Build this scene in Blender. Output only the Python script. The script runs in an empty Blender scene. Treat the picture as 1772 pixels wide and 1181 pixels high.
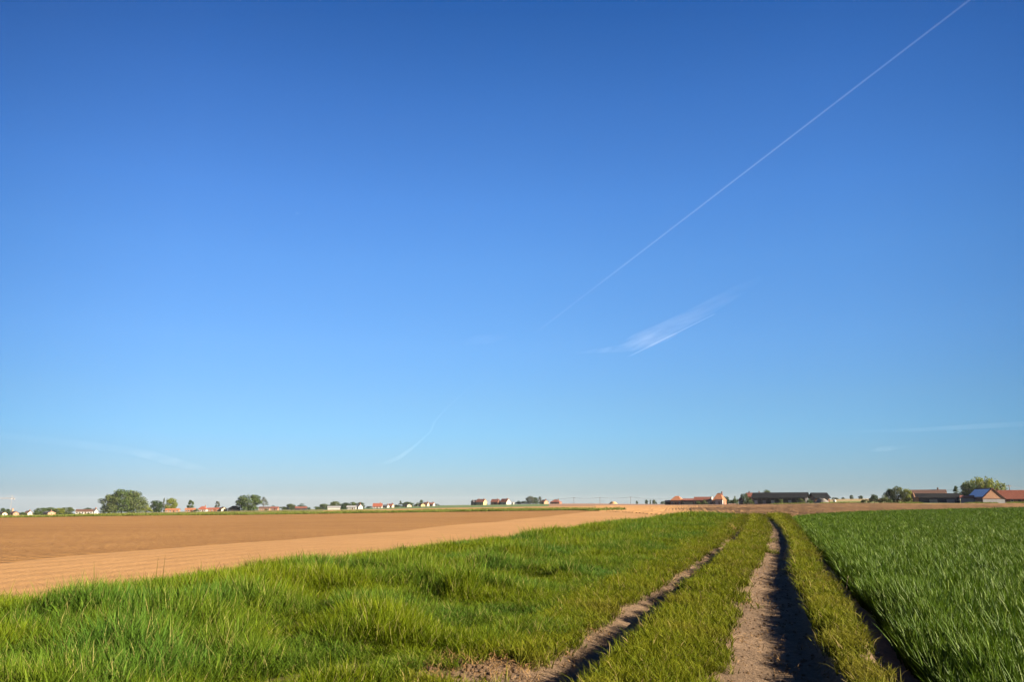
import bpy, math, random
import numpy as np
from mathutils import Vector, Matrix

random.seed(7)
rng = np.random.default_rng(11)
scene = bpy.context.scene
COL = scene.collection

# ----------------------------------------------------------------- camera model
F, PIT, H = 1329.0, math.radians(12.0), 1.5
CP, SP = math.cos(PIT), math.sin(PIT)
SUN_AZ, SUN_EL = math.radians(110.0), math.radians(22.5)
TH = math.radians(17.86)                       # heading of the track, clockwise from +Y
ST, CT = math.sin(TH), math.cos(TH)


def ray(px, py):
    a = (px - 886) / F
    b = -(py - 590.5) / F
    return np.array([a, CP - b * SP, SP + b * CP])


def aof(px, py=880.0):
    d = ray(px, py)
    return d[0] / d[1]


def at(px, py, Y):
    d = ray(px, py)
    t = Y / d[1]
    return Vector((d[0] * t, Y, H + d[2] * t))


# ----------------------------------------------------------------- terrain
COLS = {
    -900: [(60, 911), (100, 904), (250, 897), (300, 895.3), (700, 893.5), (1200, 892.5), (3000, 891), (9000, 890)],
    0: [(60, 911), (100, 904), (250, 897), (300, 895.3), (700, 893.5), (1200, 892.5), (3000, 891), (9000, 890)],
    250: [(60, 910), (100, 902), (250, 893.6), (310, 890), (450, 888.4), (700, 888), (1200, 887.5), (9000, 887)],
    450: [(60, 909), (100, 900), (250, 892), (310, 887.5), (450, 885.0), (700, 884.2), (1200, 883.5), (9000, 883)],
    600: [(60, 908.5), (100, 898.5), (250, 889.4), (310, 885.3), (450, 883.3), (700, 882.8), (1200, 881), (9000, 881)],
    750: [(60, 908), (100, 897), (240, 887.6), (300, 884), (450, 880), (700, 877.5), (1100, 875.4), (1600, 875.5), (9000, 876)],
    900: [(60, 907.7), (100, 895.5), (225, 885.5), (290, 881.5), (450, 878), (700, 875), (1000, 873.4), (1600, 873.5), (9000, 874)],
    1000: [(60, 907.7), (100, 894.3), (200, 883.5), (260, 881), (450, 876.3), (700, 872.9), (900, 871.8), (9000, 872.5)],
    1150: [(60, 907.7), (100, 893.8), (200, 883), (300, 879), (450, 875.5), (700, 873.9), (9000, 873.3)],
    1325: [(60, 907.7), (100, 893.6), (200, 882), (300, 877.6), (430, 873.5), (700, 872.5), (9000, 871.5)],
    1450: [(60, 907.7), (100, 893.6), (200, 882.3), (300, 876.4), (430, 871.5), (600, 868), (1000, 864.2), (2000, 863.4), (9000, 864)],
    1600: [(60, 907.7), (100, 893.6), (200, 882.6), (300, 875), (400, 870.3), (600, 868), (1000, 865), (2000, 864.4), (9000, 865)],
    1772: [(60, 907.7), (100, 893.6), (200, 882.2), (300, 874), (400, 870.2), (600, 868), (2000, 866), (9000, 866)],
    2700: [(60, 907.7), (100, 893.6), (200, 882.2), (300, 874), (400, 870.2), (600, 868), (2000, 866), (9000, 866)],
}
LY = np.linspace(math.log(8.0), math.log(9000.0), 420)
YS = np.exp(LY)
_ca, _rows = [], []
for px in sorted(COLS):
    ys, zs = [0, 30], [0.0, 0.0]
    for (Y, py) in COLS[px]:
        d = ray(px, py)
        ys.append(Y)
        zs.append(H + Y * d[2] / d[1])
    _ca.append(aof(px))
    _rows.append(np.interp(YS, ys, zs))
_ca = np.array(_ca)
_rows = np.array(_rows)
k = np.exp(-0.5 * (np.arange(-12, 13) / 5.0) ** 2)
k /= k.sum()
_rows = np.array([np.convolve(np.pad(r, 12, mode='edge'), k, mode='valid') for r in _rows])
AN = np.linspace(_ca[0], _ca[-1], 600)
ZT = np.array([np.interp(AN, _ca, _rows[:, j]) for j in range(len(YS))]).T
k2 = np.exp(-0.5 * (np.arange(-14, 15) / 6.0) ** 2)
k2 /= k2.sum()
ZT = np.array([np.convolve(np.pad(ZT[:, j], 14, mode='edge'), k2, mode='valid') for j in range(len(YS))]).T


def terrain(X, Y):
    X = np.asarray(X, float)
    Y = np.asarray(Y, float)
    Yc = np.clip(Y, 8.0, 8999.0)
    a = np.clip(X / Yc, AN[0], AN[-1])
    fa = (a - AN[0]) / (AN[1] - AN[0])
    ia = np.clip(fa.astype(int), 0, len(AN) - 2)
    fa = fa - ia
    fy = (np.log(Yc) - LY[0]) / (LY[1] - LY[0])
    iy = np.clip(fy.astype(int), 0, len(LY) - 2)
    fy = fy - iy
    z = (ZT[ia, iy] * (1 - fa) + ZT[ia + 1, iy] * fa) * (1 - fy) + (ZT[ia, iy + 1] * (1 - fa) + ZT[ia + 1, iy + 1] * fa) * fy
    return z


def tz(x, y):
    return float(terrain(np.array([x]), np.array([y]))[0])


def hit(px, py):
    """ground point seen through a pixel of the photograph"""
    d = ray(px, py)
    ys = np.exp(np.linspace(math.log(5), math.log(3000), 3000))
    zr = H + ys * d[2] / d[1]
    zt = terrain(ys * d[0] / d[1], ys)
    w = np.where(zr < zt)[0]
    return float(ys[w[0]]) if len(w) else 3000.0


# value noise
def vnoise(x, y, seed=0):
    r = np.random.default_rng(seed)
    T = r.random((64, 64))
    x = np.asarray(x, float)
    y = np.asarray(y, float)
    xi = np.floor(x).astype(int)
    yi = np.floor(y).astype(int)
    fx = x - xi
    fy = y - yi
    fx = fx * fx * (3 - 2 * fx)
    fy = fy * fy * (3 - 2 * fy)
    g = lambda i, j: T[i % 64, j % 64]
    return (g(xi, yi) * (1 - fx) + g(xi + 1, yi) * fx) * (1 - fy) + (g(xi, yi + 1) * (1 - fx) + g(xi + 1, yi + 1) * fx) * fy


def fbm(x, y, seed=0, n=3):
    s = 0
    a = 0.5
    for i in range(n):
        s = s + a * vnoise(x * 2 ** i, y * 2 ** i, seed + i)
        a *= 0.5
    return s / (1 - 0.5 ** n)


def sstep(e0, e1, x):
    t = np.clip((x - e0) / (e1 - e0), 0, 1)
    return t * t * (3 - 2 * t)


def su(X, Y):
    return X * ST + Y * CT, X * CT - Y * ST


def xy(s, u):
    return s * ST + u * CT, s * CT - u * ST


SS = [0, 7.4, 12, 17.5, 29, 47, 75, 100]
RRC = [0.0, 0.02, 0.03, 0.05, 0.35, 0.60, 0.35, -0.05]          # right rut centre
RRW = [0.48, 0.48, 0.47, 0.42, 0.43, 0.36, 0.38, 0.38]
LS = [0, 6.8, 9, 11.4, 17, 28, 52, 75, 100]
LRC = [-1.84, -1.82, -1.80, -1.80, -1.68, -1.53, -1.48, -1.63, -1.9]
LRW = [0.44, 0.44, 0.43, 0.42, 0.40, 0.40, 0.39, 0.39, 0.38]
VS = [0, 7.8, 12.4, 18, 29, 47, 100]
VRE = [1.0, 1.05, 1.2, 1.29, 1.53, 1.8, 2.5]                    # right edge of the verge


def rut_profile(d, w):
    return 1 - sstep(w * 0.65, w * 1.15, np.abs(d))


def ruts(s, u):
    wob = (fbm(s * 0.7, s * 0 + 3.1, 21) - 0.5) * 0.22
    r = rut_profile(u - np.interp(s, SS, RRC) - wob, np.interp(s, SS, RRW))
    wob2 = (fbm(s * 0.8, s * 0 + 9.7, 25) - 0.5) * 0.25
    l = rut_profile(u - np.interp(s, LS, LRC) - wob2, np.interp(s, LS, LRW))
    return l, r


def relief(s, u):
    l, r = ruts(s, u)
    ve = np.interp(s, VS, VRE)
    rc = np.interp(s, SS, RRC) + np.interp(s, SS, RRW)
    verge = sstep(rc - 0.08, rc + 0.14, u) * (1 - sstep(ve - 0.30, ve - 0.08, u))
    lc = np.interp(s, LS, LRC)
    left = 1 - sstep(lc - 1.6, lc - 0.2, u)
    lw = np.interp(s, LS, LRW)
    rl = rc - 2 * np.interp(s, SS, RRW)
    hump = sstep(lc + lw * 0.75, lc + lw * 0.75 + 0.22, u) * (1 - 0.95 * np.clip((u - lc - lw - 0.2) / np.maximum(rl - lc - lw - 0.15, 0.2), 0, 1))
    tread = np.exp(-((u - np.interp(s, SS, RRC)) / 0.16) ** 2) * 0.018 * (fbm(s * 5, u * 9, 91) - 0.2)
    z = -0.09 * l * sstep(lc - lw, lc + 0.1, u) - 0.06 * r * sstep(rl - 0.05, rl + 0.55, u) + 0.15 * verge + 0.15 * hump - tread + 0.03 * left * fbm(s * 0.5, u * 0.5, 5)
    z = z + 0.05 * (fbm(s * 1.3, u * 1.6, 9) - 0.5) + 0.018 * (fbm(s * 6, u * 6, 14) - 0.5)
    z = z - 0.06 * sstep(ve, ve + 0.3, u) - 0.12 * sstep(ve - 0.25, ve - 0.05, u) * (1 - sstep(ve + 0.35, ve + 0.7, u))
    fade = (1 - sstep(96, 106, s)) * sstep(-14.5, -8, u)
    return z * fade


def gz(X, Y):
    s, u = su(X, Y)
    return terrain(X, Y) + relief(s, u)


# ----------------------------------------------------------------- mesh helpers
def mesh_np(name, V, faces, mats=(), smooth=False, attrs=None, fm=None):
    """V (n,3); faces: list of (m,k) integer arrays"""
    me = bpy.data.meshes.new(name)
    V = np.asarray(V, np.float32)
    me.vertices.add(len(V))
    me.vertices.foreach_set('co', V.ravel())
    loops, starts, tot = [], [], 0
    for f in faces:
        f = np.asarray(f, np.int32)
        if len(f) == 0:
            continue
        loops.append(f.ravel())
        starts.append(tot + np.arange(len(f)) * f.shape[1])
        tot += f.size
    loops = np.concatenate(loops)
    starts = np.concatenate(starts)
    me.loops.add(len(loops))
    me.loops.foreach_set('vertex_index', loops.astype(np.int32))
    me.polygons.add(len(starts))
    me.polygons.foreach_set('loop_start', starts.astype(np.int32))
    me.update(calc_edges=True)
    for m in mats:
        me.materials.append(m)
    if smooth:
        me.polygons.foreach_set('use_smooth', np.ones(len(starts), bool))
    if fm is not None:
        me.polygons.foreach_set('material_index', np.asarray(fm, np.int32))
    for an, arr in (attrs or {}).items():
        arr = np.asarray(arr, np.float32)
        if arr.ndim == 1:
            A = me.attributes.new(an, 'FLOAT', 'POINT')
            A.data.foreach_set('value', arr)
        else:
            A = me.attributes.new(an, 'FLOAT_VECTOR', 'POINT')
            A.data.foreach_set('vector', arr.ravel())
    me.validate()
    return me


def link(name, me, parent=None):
    o = bpy.data.objects.new(name, me)
    COL.objects.link(o)
    if parent is not None:
        o.parent = parent
    return o


def tag(o, label=None, cat=None, group=None, kind=None):
    if label:
        o['label'] = label
    if cat:
        o['category'] = cat
    if group:
        o['group'] = group
    if kind:
        o['kind'] = kind
    return o


def empty(name, loc, rz=0.0):
    o = bpy.data.objects.new(name, None)
    o.empty_display_size = 0.3
    COL.objects.link(o)
    o.location = loc
    o.rotation_euler = (0, 0, rz)
    return o


def grid_faces(nr, nc):
    i = np.arange(nr - 1)[:, None] * nc + np.arange(nc - 1)[None, :]
    i = i.ravel()
    return np.stack([i, i + 1, i + nc + 1, i + nc], 1)


class MB:
    """collects boxes, prisms and tubes, then links ONE mesh object"""

    def __init__(self):
        self.v, self.f, self.m = [], [], []

    def poly(self, pts, faces, mi=0):
        b = len(self.v)
        self.v += [tuple(p) for p in pts]
        for f in faces:
            self.f.append([b + i for i in f])
            self.m.append(mi)
        return self

    def box(self, x0, x1, y0, y1, z0, z1, mi=0):
        p = [(x0, y0, z0), (x1, y0, z0), (x1, y1, z0), (x0, y1, z0), (x0, y0, z1), (x1, y0, z1), (x1, y1, z1), (x0, y1, z1)]
        return self.poly(p, [(0, 3, 2, 1), (4, 5, 6, 7), (0, 1, 5, 4), (1, 2, 6, 5), (2, 3, 7, 6), (3, 0, 4, 7)], mi)

    def tube(self, pts, rad, n=6, mi=0, cap=True):
        pts = [Vector(p) for p in pts]
        if not hasattr(rad, '__len__'):
            rad = [rad] * len(pts)
        b = len(self.v)
        for i, p in enumerate(pts):
            d = (pts[min(i + 1, len(pts) - 1)] - pts[max(i - 1, 0)])
            d = d.normalized() if d.length > 1e-9 else Vector((0, 0, 1))
            up = Vector((0, 0, 1)) if abs(d.z) < 0.9 else Vector((1, 0, 0))
            x = d.cross(up).normalized()
            y = d.cross(x).normalized()
            for j in range(n):
                t = 2 * math.pi * j / n
                self.v.append(tuple(p + x * (rad[i] * math.cos(t)) + y * (rad[i] * math.sin(t))))
        for i in range(len(pts) - 1):
            for j in range(n):
                self.f.append([b + i * n + j, b + i * n + (j + 1) % n, b + (i + 1) * n + (j + 1) % n, b + (i + 1) * n + j])
                self.m.append(mi)
        if cap:
            self.f.append([b + j for j in range(n)][::-1])
            self.m.append(mi)
            self.f.append([b + (len(pts) - 1) * n + j for j in range(n)])
            self.m.append(mi)
        return self

    def build(self, name, mats, parent=None, smooth=False):
        me = bpy.data.meshes.new(name)
        me.from_pydata(self.v, [], self.f)
        for m in (mats if isinstance(mats, (list, tuple)) else [mats]):
            me.materials.append(m)
        me.polygons.foreach_set('material_index', np.array(self.m, np.int32))
        if smooth:
            me.polygons.foreach_set('use_smooth', np.ones(len(self.f), bool))
        me.update()
        return link(name, me, parent)


# ----------------------------------------------------------------- materials
def new_mat(name):
    m = bpy.data.materials.new(name)
    m.use_nodes = True
    nt = m.node_tree
    nt.nodes.clear()
    out = nt.nodes.new('ShaderNodeOutputMaterial')
    return m, nt, out


def N(nt, t, **kw):
    n = nt.nodes.new(t)
    for k_, v in kw.items():
        if hasattr(n, k_):
            setattr(n, k_, v)
        else:
            n.inputs[k_].default_value = v
    return n


def noise(nt, vec, scale, detail=4, rough=0.6):
    n = nt.nodes.new('ShaderNodeTexNoise')
    n.inputs['Scale'].default_value = scale
    n.inputs['Detail'].default_value = detail
    n.inputs['Roughness'].default_value = rough
    if vec is not None:
        nt.links.new(vec, n.inputs['Vector'])
    return n.outputs['Fac']


def ramp(nt, fac, stops):
    r = nt.nodes.new('ShaderNodeValToRGB')
    el = r.color_ramp.elements
    while len(el) < len(stops):
        el.new(0.5)
    for e, (p, c) in zip(el, stops):
        e.position = p
        e.color = (*c, 1)
    nt.links.new(fac, r.inputs['Fac'])
    return r.outputs['Color']


def mixc(nt, fac, a, b, mode='MIX'):
    m = nt.nodes.new('ShaderNodeMix')
    m.data_type = 'RGBA'
    m.blend_type = mode
    for s_, v in ((0, fac), (6, a), (7, b)):
        if isinstance(v, (int, float)):
            m.inputs[s_].default_value = v
        elif isinstance(v, tuple):
            m.inputs[s_].default_value = (*v, 1)
        else:
            nt.links.new(v, m.inputs[s_])
    return m.outputs[2]


def math_n(nt, op, a, b=None):
    m = nt.nodes.new('ShaderNodeMath')
    m.operation = op
    for i, v in enumerate((a, b)):
        if v is None:
            continue
        if isinstance(v, (int, float)):
            m.inputs[i].default_value = v
        else:
            nt.links.new(v, m.inputs[i])
    return m.outputs[0]


def soil_mat(name, dark, light, patch=0.05, clod=9.0, bump=0.6, rows=None, row_str=0.5, tint=None, dist=0.06):
    dark, light = tuple(0.72 * c_ for c_ in dark), tuple(0.72 * c_ for c_ in light)
    m, nt, out = new_mat(name)
    tc = nt.nodes.new('ShaderNodeTexCoord').outputs['Object']
    big = noise(nt, tc, patch, 3)
    fine = noise(nt, tc, clod, 6, 0.7)
    mid = noise(nt, tc, clod * 0.13, 4)
    f = math_n(nt, 'ADD', math_n(nt, 'MULTIPLY', big, 0.4), math_n(nt, 'ADD', math_n(nt, 'MULTIPLY', fine, 0.35), math_n(nt, 'MULTIPLY', mid, 0.25)))
    c = ramp(nt, f, [(0.36, dark), (0.64, light)])
    if tint is not None:
        g = noise(nt, tc, tint[1], 3)
        c = mixc(nt, ramp(nt, g, [(0.45, (0, 0, 0)), (0.7, (1, 1, 1))]), c, tint[0])
    h = math_n(nt, 'ADD', fine, math_n(nt, 'MULTIPLY', mid, 1.0))
    if rows is not None:
        ang, freq = rows
        mp = nt.nodes.new('ShaderNodeMapping')
        mp.inputs['Rotation'].default_value = (0, 0, ang)
        nt.links.new(tc, mp.inputs['Vector'])
        w = nt.nodes.new('ShaderNodeTexWave')
        w.bands_direction = 'X'
        w.inputs['Scale'].default_value = freq
        w.inputs['Distortion'].default_value = 0.9
        w.inputs['Detail'].default_value = 3
        w.inputs['Detail Scale'].default_value = 0.4
        nt.links.new(mp.outputs[0], w.inputs['Vector'])
        h = math_n(nt, 'ADD', h, math_n(nt, 'MULTIPLY', w.outputs['Fac'], row_str * 3))
        c = mixc(nt, math_n(nt, 'MULTIPLY', w.outputs['Fac'], 0.22), c, light)
    b = nt.nodes.new('ShaderNodeBump')
    b.inputs['Strength'].default_value = bump
    b.inputs['Distance'].default_value = dist
    nt.links.new(h, b.inputs['Height'])
    p = N(nt, 'ShaderNodeBsdfPrincipled', Roughness=0.95)
    p.inputs['Specular IOR Level'].default_value = 0.1
    nt.links.new(c, p.inputs['Base Color'])
    nt.links.new(b.outputs[0], p.inputs['Normal'])
    nt.links.new(p.outputs[0], out.inputs[0])
    return m


def grass_mat(name, root, tipA, tipB, dry=None, dry_amt=0.1, transl=0.4, rough=0.65, patch=None, spec=0.06):
    m, nt, out = new_mat(name)
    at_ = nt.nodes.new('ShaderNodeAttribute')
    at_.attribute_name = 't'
    oi = nt.nodes.new('ShaderNodeObjectInfo')
    rnd = oi.outputs['Random']
    tip = mixc(nt, rnd, tipA, tipB)
    isl = nt.nodes.new('ShaderNodeNewGeometry').outputs['Random Per Island']
    tip = mixc(nt, math_n(nt, 'MULTIPLY', isl, 0.6), tip, tipB)
    if patch is not None:
        pc, psc, lo, hi = patch
        g = noise(nt, oi.outputs['Location'], psc, 3)
        tip = mixc(nt, ramp(nt, g, [(lo, (0, 0, 0)), (hi, (1, 1, 1))]), tip, pc)
    if dry is not None:
        d = math_n(nt, 'GREATER_THAN', isl, 1 - dry_amt)
        tip = mixc(nt, d, tip, dry)
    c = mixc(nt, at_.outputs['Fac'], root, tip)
    p = N(nt, 'ShaderNodeBsdfPrincipled', Roughness=rough)
    p.inputs['Specular IOR Level'].default_value = spec
    nt.links.new(c, p.inputs['Base Color'])
    tr = nt.nodes.new('ShaderNodeBsdfTranslucent')
    nt.links.new(c, tr.inputs['Color'])
    mx = nt.nodes.new('ShaderNodeMixShader')
    mx.inputs[0].default_value = transl
    nt.links.new(p.outputs[0], mx.inputs[1])
    nt.links.new(tr.outputs[0], mx.inputs[2])
    nt.links.new(mx.outputs[0], out.inputs[0])
    return m


def leaf_mat(name, a, b, transl=0.3):
    a, b = tuple(0.56 * c_ for c_ in a), tuple(0.56 * c_ for c_ in b)
    m, nt, out = new_mat(name)
    geo = nt.nodes.new('ShaderNodeNewGeometry')
    tc = nt.nodes.new('ShaderNodeTexCoord').outputs['Object']
    f = math_n(nt, 'ADD', math_n(nt, 'MULTIPLY', geo.outputs['Random Per Island'], 0.5), math_n(nt, 'MULTIPLY', noise(nt, tc, 5.0, 2), 0.5))
    c = ramp(nt, f, [(0.25, a), (0.75, b)])
    p = N(nt, 'ShaderNodeBsdfPrincipled', Roughness=0.6)
    p.inputs['Specular IOR Level'].default_value = 0.2
    nt.links.new(c, p.inputs['Base Color'])
    tr = nt.nodes.new('ShaderNodeBsdfTranslucent')
    nt.links.new(c, tr.inputs['Color'])
    mx = nt.nodes.new('ShaderNodeMixShader')
    mx.inputs[0].default_value = transl
    nt.links.new(p.outputs[0], mx.inputs[1])
    nt.links.new(tr.outputs[0], mx.inputs[2])
    nt.links.new(mx.outputs[0], out.inputs[0])
    return m


def wall_mat(name, col, var=0.15, scale=1.2, rough=0.85, rows=0.0, bump=0.3, spec=0.3, metal=0.0):
    col = tuple((0.46 if min(col) > 0.3 else 0.42) * c_ for c_ in col)
    m, nt, out = new_mat(name)
    tc = nt.nodes.new('ShaderNodeTexCoord').outputs['Object']
    n1 = noise(nt, tc, scale, 5, 0.65)
    d = tuple(x * (1 - var) for x in col)
    l = tuple(min(1, x * (1 + var)) for x in col)
    c = ramp(nt, n1, [(0.35, d), (0.65, l)])
    p = N(nt, 'ShaderNodeBsdfPrincipled', Roughness=rough, Metallic=metal)
    p.inputs['Specular IOR Level'].default_value = spec
    h = noise(nt, tc, scale * 6, 3)
    if rows > 0:
        mp = nt.nodes.new('ShaderNodeMapping')
        mp.inputs['Scale'].default_value = (rows, rows, rows)
        nt.links.new(tc, mp.inputs['Vector'])
        bk = nt.nodes.new('ShaderNodeTexBrick')
        bk.inputs['Color1'].default_value = (*d, 1)
        bk.inputs['Color2'].default_value = (*l, 1)
        bk.inputs['Mortar'].default_value = (*[x * 0.6 for x in col], 1)
        nt.links.new(mp.outputs[0], bk.inputs['Vector'])
        c = mixc(nt, 0.5, c, bk.outputs['Color'])
        h = math_n(nt, 'ADD', h, math_n(nt, 'MULTIPLY', bk.outputs['Fac'], -1.0))
    b = nt.nodes.new('ShaderNodeBump')
    b.inputs['Strength'].default_value = bump
    b.inputs['Distance'].default_value = 0.05
    nt.links.new(h, b.inputs['Height'])
    nt.links.new(c, p.inputs['Base Color'])
    nt.links.new(b.outputs[0], p.inputs['Normal'])
    nt.links.new(p.outputs[0], out.inputs[0])
    return m


M = {}
M['base'] = soil_mat('soil_base', (0.10, 0.07, 0.035), (0.17, 0.12, 0.05), 0.02, 4)
M['track'] = soil_mat('track_earth', (0.075, 0.051, 0.032), (0.25, 0.168, 0.105), 0.25, 11, 1.0, dist=0.08)
M['verge'] = soil_mat('verge_litter', (0.055, 0.055, 0.016), (0.12, 0.10, 0.03), 0.3, 14, 0.6)
M['wheatground'] = soil_mat('crop_earth', (0.05, 0.04, 0.02), (0.10, 0.075, 0.04), 0.2, 10, 0.6)
M['headland'] = soil_mat('headland_earth', (0.245, 0.132, 0.050), (0.37, 0.208, 0.085), 0.06, 6, 0.55, rows=(TH, 0.33), row_str=0.15)
M['tilled'] = soil_mat('tilled_earth', (0.165, 0.080, 0.025), (0.285, 0.152, 0.052), 0.03, 2.2, 1.0, rows=(TH + 0.5, 0.45), row_str=0.25, dist=0.13)
M['ploughed'] = soil_mat('ploughed_earth', (0.20, 0.108, 0.042), (0.34, 0.19, 0.078), 0.03, 5, 0.9)
M['stubble'] = soil_mat('stubble_earth', (0.27, 0.155, 0.058), (0.33, 0.195, 0.075), 0.01, 2, 0.4)
M['pasture'] = soil_mat('pasture_turf', (0.12, 0.115, 0.034), (0.165, 0.15, 0.048), 0.01, 2, 0.4)
M['meadow'] = soil_mat('meadow_turf', (0.075, 0.11, 0.04), (0.11, 0.15, 0.055), 0.01, 1.5, 0.4)
M['fallow'] = soil_mat('fallow_earth', (0.19, 0.11, 0.07), (0.26, 0.15, 0.095), 0.008, 2, 0.4)
M['pale'] = soil_mat('pale_turf', (0.20, 0.15, 0.064), (0.27, 0.20, 0.09), 0.01, 1.5, 0.4)
M['farmgrass'] = soil_mat('farm_turf', (0.10, 0.12, 0.04), (0.18, 0.18, 0.06), 0.03, 3, 0.5)

M['tall'] = grass_mat('tall_grass_blades', (0.008, 0.012, 0.002), (0.036, 0.080, 0.002), (0.124, 0.150, 0.003), dry=(0.28, 0.25, 0.08), dry_amt=0.08, transl=0.32, patch=((0.046, 0.110, 0.014), 0.35, 0.45, 0.65))  # roots darkened and tips brightened to put side-light contrast into the blades
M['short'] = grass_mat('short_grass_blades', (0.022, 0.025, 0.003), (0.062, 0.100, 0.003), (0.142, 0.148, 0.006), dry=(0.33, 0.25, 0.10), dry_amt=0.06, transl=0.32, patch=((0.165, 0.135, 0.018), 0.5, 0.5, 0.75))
M['wheat'] = grass_mat('wheat_blades', (0.004, 0.009, 0.002), (0.022, 0.058, 0.002), (0.062, 0.106, 0.004), dry=(0.12, 0.165, 0.025), dry_amt=0.08, transl=0.2, rough=0.55, spec=0.1)  # dark roots carry shade of the gaps; the dry tone paints bright leaf highlights
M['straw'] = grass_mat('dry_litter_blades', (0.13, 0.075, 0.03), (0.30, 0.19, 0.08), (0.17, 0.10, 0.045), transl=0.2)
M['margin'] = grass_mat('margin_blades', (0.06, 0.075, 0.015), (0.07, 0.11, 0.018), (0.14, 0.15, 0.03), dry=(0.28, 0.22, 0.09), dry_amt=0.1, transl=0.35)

M['leaf_dark'] = leaf_mat('leaf_dark', (0.022, 0.050, 0.010), (0.055, 0.095, 0.018))
M['leaf_mid'] = leaf_mat('leaf_mid', (0.040, 0.078, 0.013), (0.092, 0.140, 0.022))
M['leaf_olive'] = leaf_mat('leaf_olive', (0.052, 0.080, 0.018), (0.118, 0.150, 0.033))
M['leaf_yellow'] = leaf_mat('leaf_yellow', (0.095, 0.130, 0.008), (0.24, 0.27, 0.016))
M['leaf_grey'] = leaf_mat('leaf_grey', (0.075, 0.09, 0.06), (0.14, 0.16, 0.11))
M['bark'] = wall_mat('bark', (0.10, 0.075, 0.05), 0.3, 3)

M['white'] = wall_mat('white_render', (0.52, 0.49, 0.43), 0.06, 0.6)
M['cream'] = wall_mat('cream_render', (0.70, 0.58, 0.38), 0.08, 0.6)
M['yellow'] = wall_mat('yellow_render', (0.62, 0.48, 0.22), 0.08, 0.6)
M['brick'] = wall_mat('red_brick', (0.42, 0.17, 0.085), 0.18, 1.0, rows=2.2)
M['brickp'] = wall_mat('pale_brick', (0.52, 0.27, 0.15), 0.15, 1.0, rows=2.2)
M['greywall'] = wall_mat('grey_concrete', (0.34, 0.34, 0.35), 0.12, 0.7)
M['darkwall'] = wall_mat('dark_boarding', (0.045, 0.042, 0.045), 0.25, 0.8)
M['shadewall'] = wall_mat('blue_shade_cladding', (0.045, 0.056, 0.09), 0.15, 0.5)  # dark blue tone puts the shade of the barn front into the wall
M['rf_red'] = wall_mat('red_tiles', (0.36, 0.095, 0.05), 0.2, 0.8, rows=1.6)
M['rf_orange'] = wall_mat('orange_tiles', (0.47, 0.175, 0.075), 0.22, 0.8, rows=1.6)
M['rf_brown'] = wall_mat('brown_tiles', (0.15, 0.07, 0.045), 0.2, 0.8, rows=1.6)
M['rf_darkred'] = wall_mat('dark_red_tiles', (0.27, 0.08, 0.05), 0.25, 0.8, rows=1.6)
M['rf_grey'] = wall_mat('grey_slates', (0.11, 0.11, 0.125), 0.2, 0.8, rows=1.6)
M['rf_dark'] = wall_mat('dark_sheet_roof', (0.009, 0.011, 0.016), 0.2, 0.7, rough=0.9, spec=0.1)
M['rf_blue'] = wall_mat('sky_tinted_panels', (1.2, 1.3, 1.4), 0.05, 0.6, rough=0.4, spec=0.6)  # pale base colour stands in for sky reflected by the panels
M['glass'] = wall_mat('window_glass', (0.03, 0.035, 0.045), 0.2, 1.0, rough=0.1, spec=0.6)
M['frame'] = wall_mat('white_frames', (0.72, 0.70, 0.66), 0.05, 1.0)
M['door'] = wall_mat('door_paint', (0.12, 0.06, 0.035), 0.2, 1.0)
M['wood'] = wall_mat('weathered_wood', (0.17, 0.13, 0.10), 0.2, 2.0)
M['steel'] = wall_mat('dark_steel', (0.10, 0.10, 0.105), 0.1, 2.0, rough=0.5)
M['cranepaint'] = wall_mat('crane_paint', (0.62, 0.45, 0.30), 0.08, 1.0)
M['tarp'] = wall_mat('grey_tarpaulin', (0.22, 0.20, 0.18), 0.15, 0.5)
M['stem'] = wall_mat('dry_stem', (0.33, 0.25, 0.16), 0.2, 20)
M['birdd'] = wall_mat('dark_plumage', (0.04, 0.04, 0.045), 0.2, 10)
M['birdw'] = wall_mat('white_plumage', (0.75, 0.75, 0.74), 0.05, 10)
M['heap'] = soil_mat('heap_earth', (0.30, 0.19, 0.09), (0.42, 0.27, 0.13), 0.2, 3, 0.8)

M['clod'] = soil_mat('clod_earth', (0.10, 0.062, 0.038), (0.24, 0.155, 0.09), 0.4, 12, 0.8)

# ----------------------------------------------------------------- setting: ground sheets
# base ground all round, a little below the field sheets
az = np.linspace(-math.pi, math.pi, 361)
rr = np.concatenate([[0.0], np.exp(np.linspace(math.log(1.0), math.log(5200.0), 150))])
A_, R_ = np.meshgrid(az, rr)
GX, GY = R_ * np.sin(A_), R_ * np.cos(A_)
GZ = terrain(GX, GY) - 0.32 - 0.0012 * R_
ZLOW = float(GZ.min())
o = link('ground', mesh_np('ground', np.stack([GX.ravel(), GY.ravel(), GZ.ravel()], 1), [grid_faces(len(rr), len(az))[:, ::-1]], [M['base']], True))
tag(o, kind='structure')


def su_sheet(name, s, u, mat, keep=None, extra=None):
    S, U = np.meshgrid(s, u)
    X, Y = xy(S, U)
    Z = gz(X, Y)
    if extra is not None:
        Z = Z + extra(S, U, X, Y)
    f = grid_faces(len(u), len(s))[:, ::-1]
    if keep is not None:
        cx = X.ravel()[f].mean(1)
        cy = Y.ravel()[f].mean(1)
        f = f[keep(cx, cy)]
    o = link(name, mesh_np(name, np.stack([X.ravel(), Y.ravel(), Z.ravel()], 1), [f], [mat], True))
    return tag(o, kind='structure')


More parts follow.
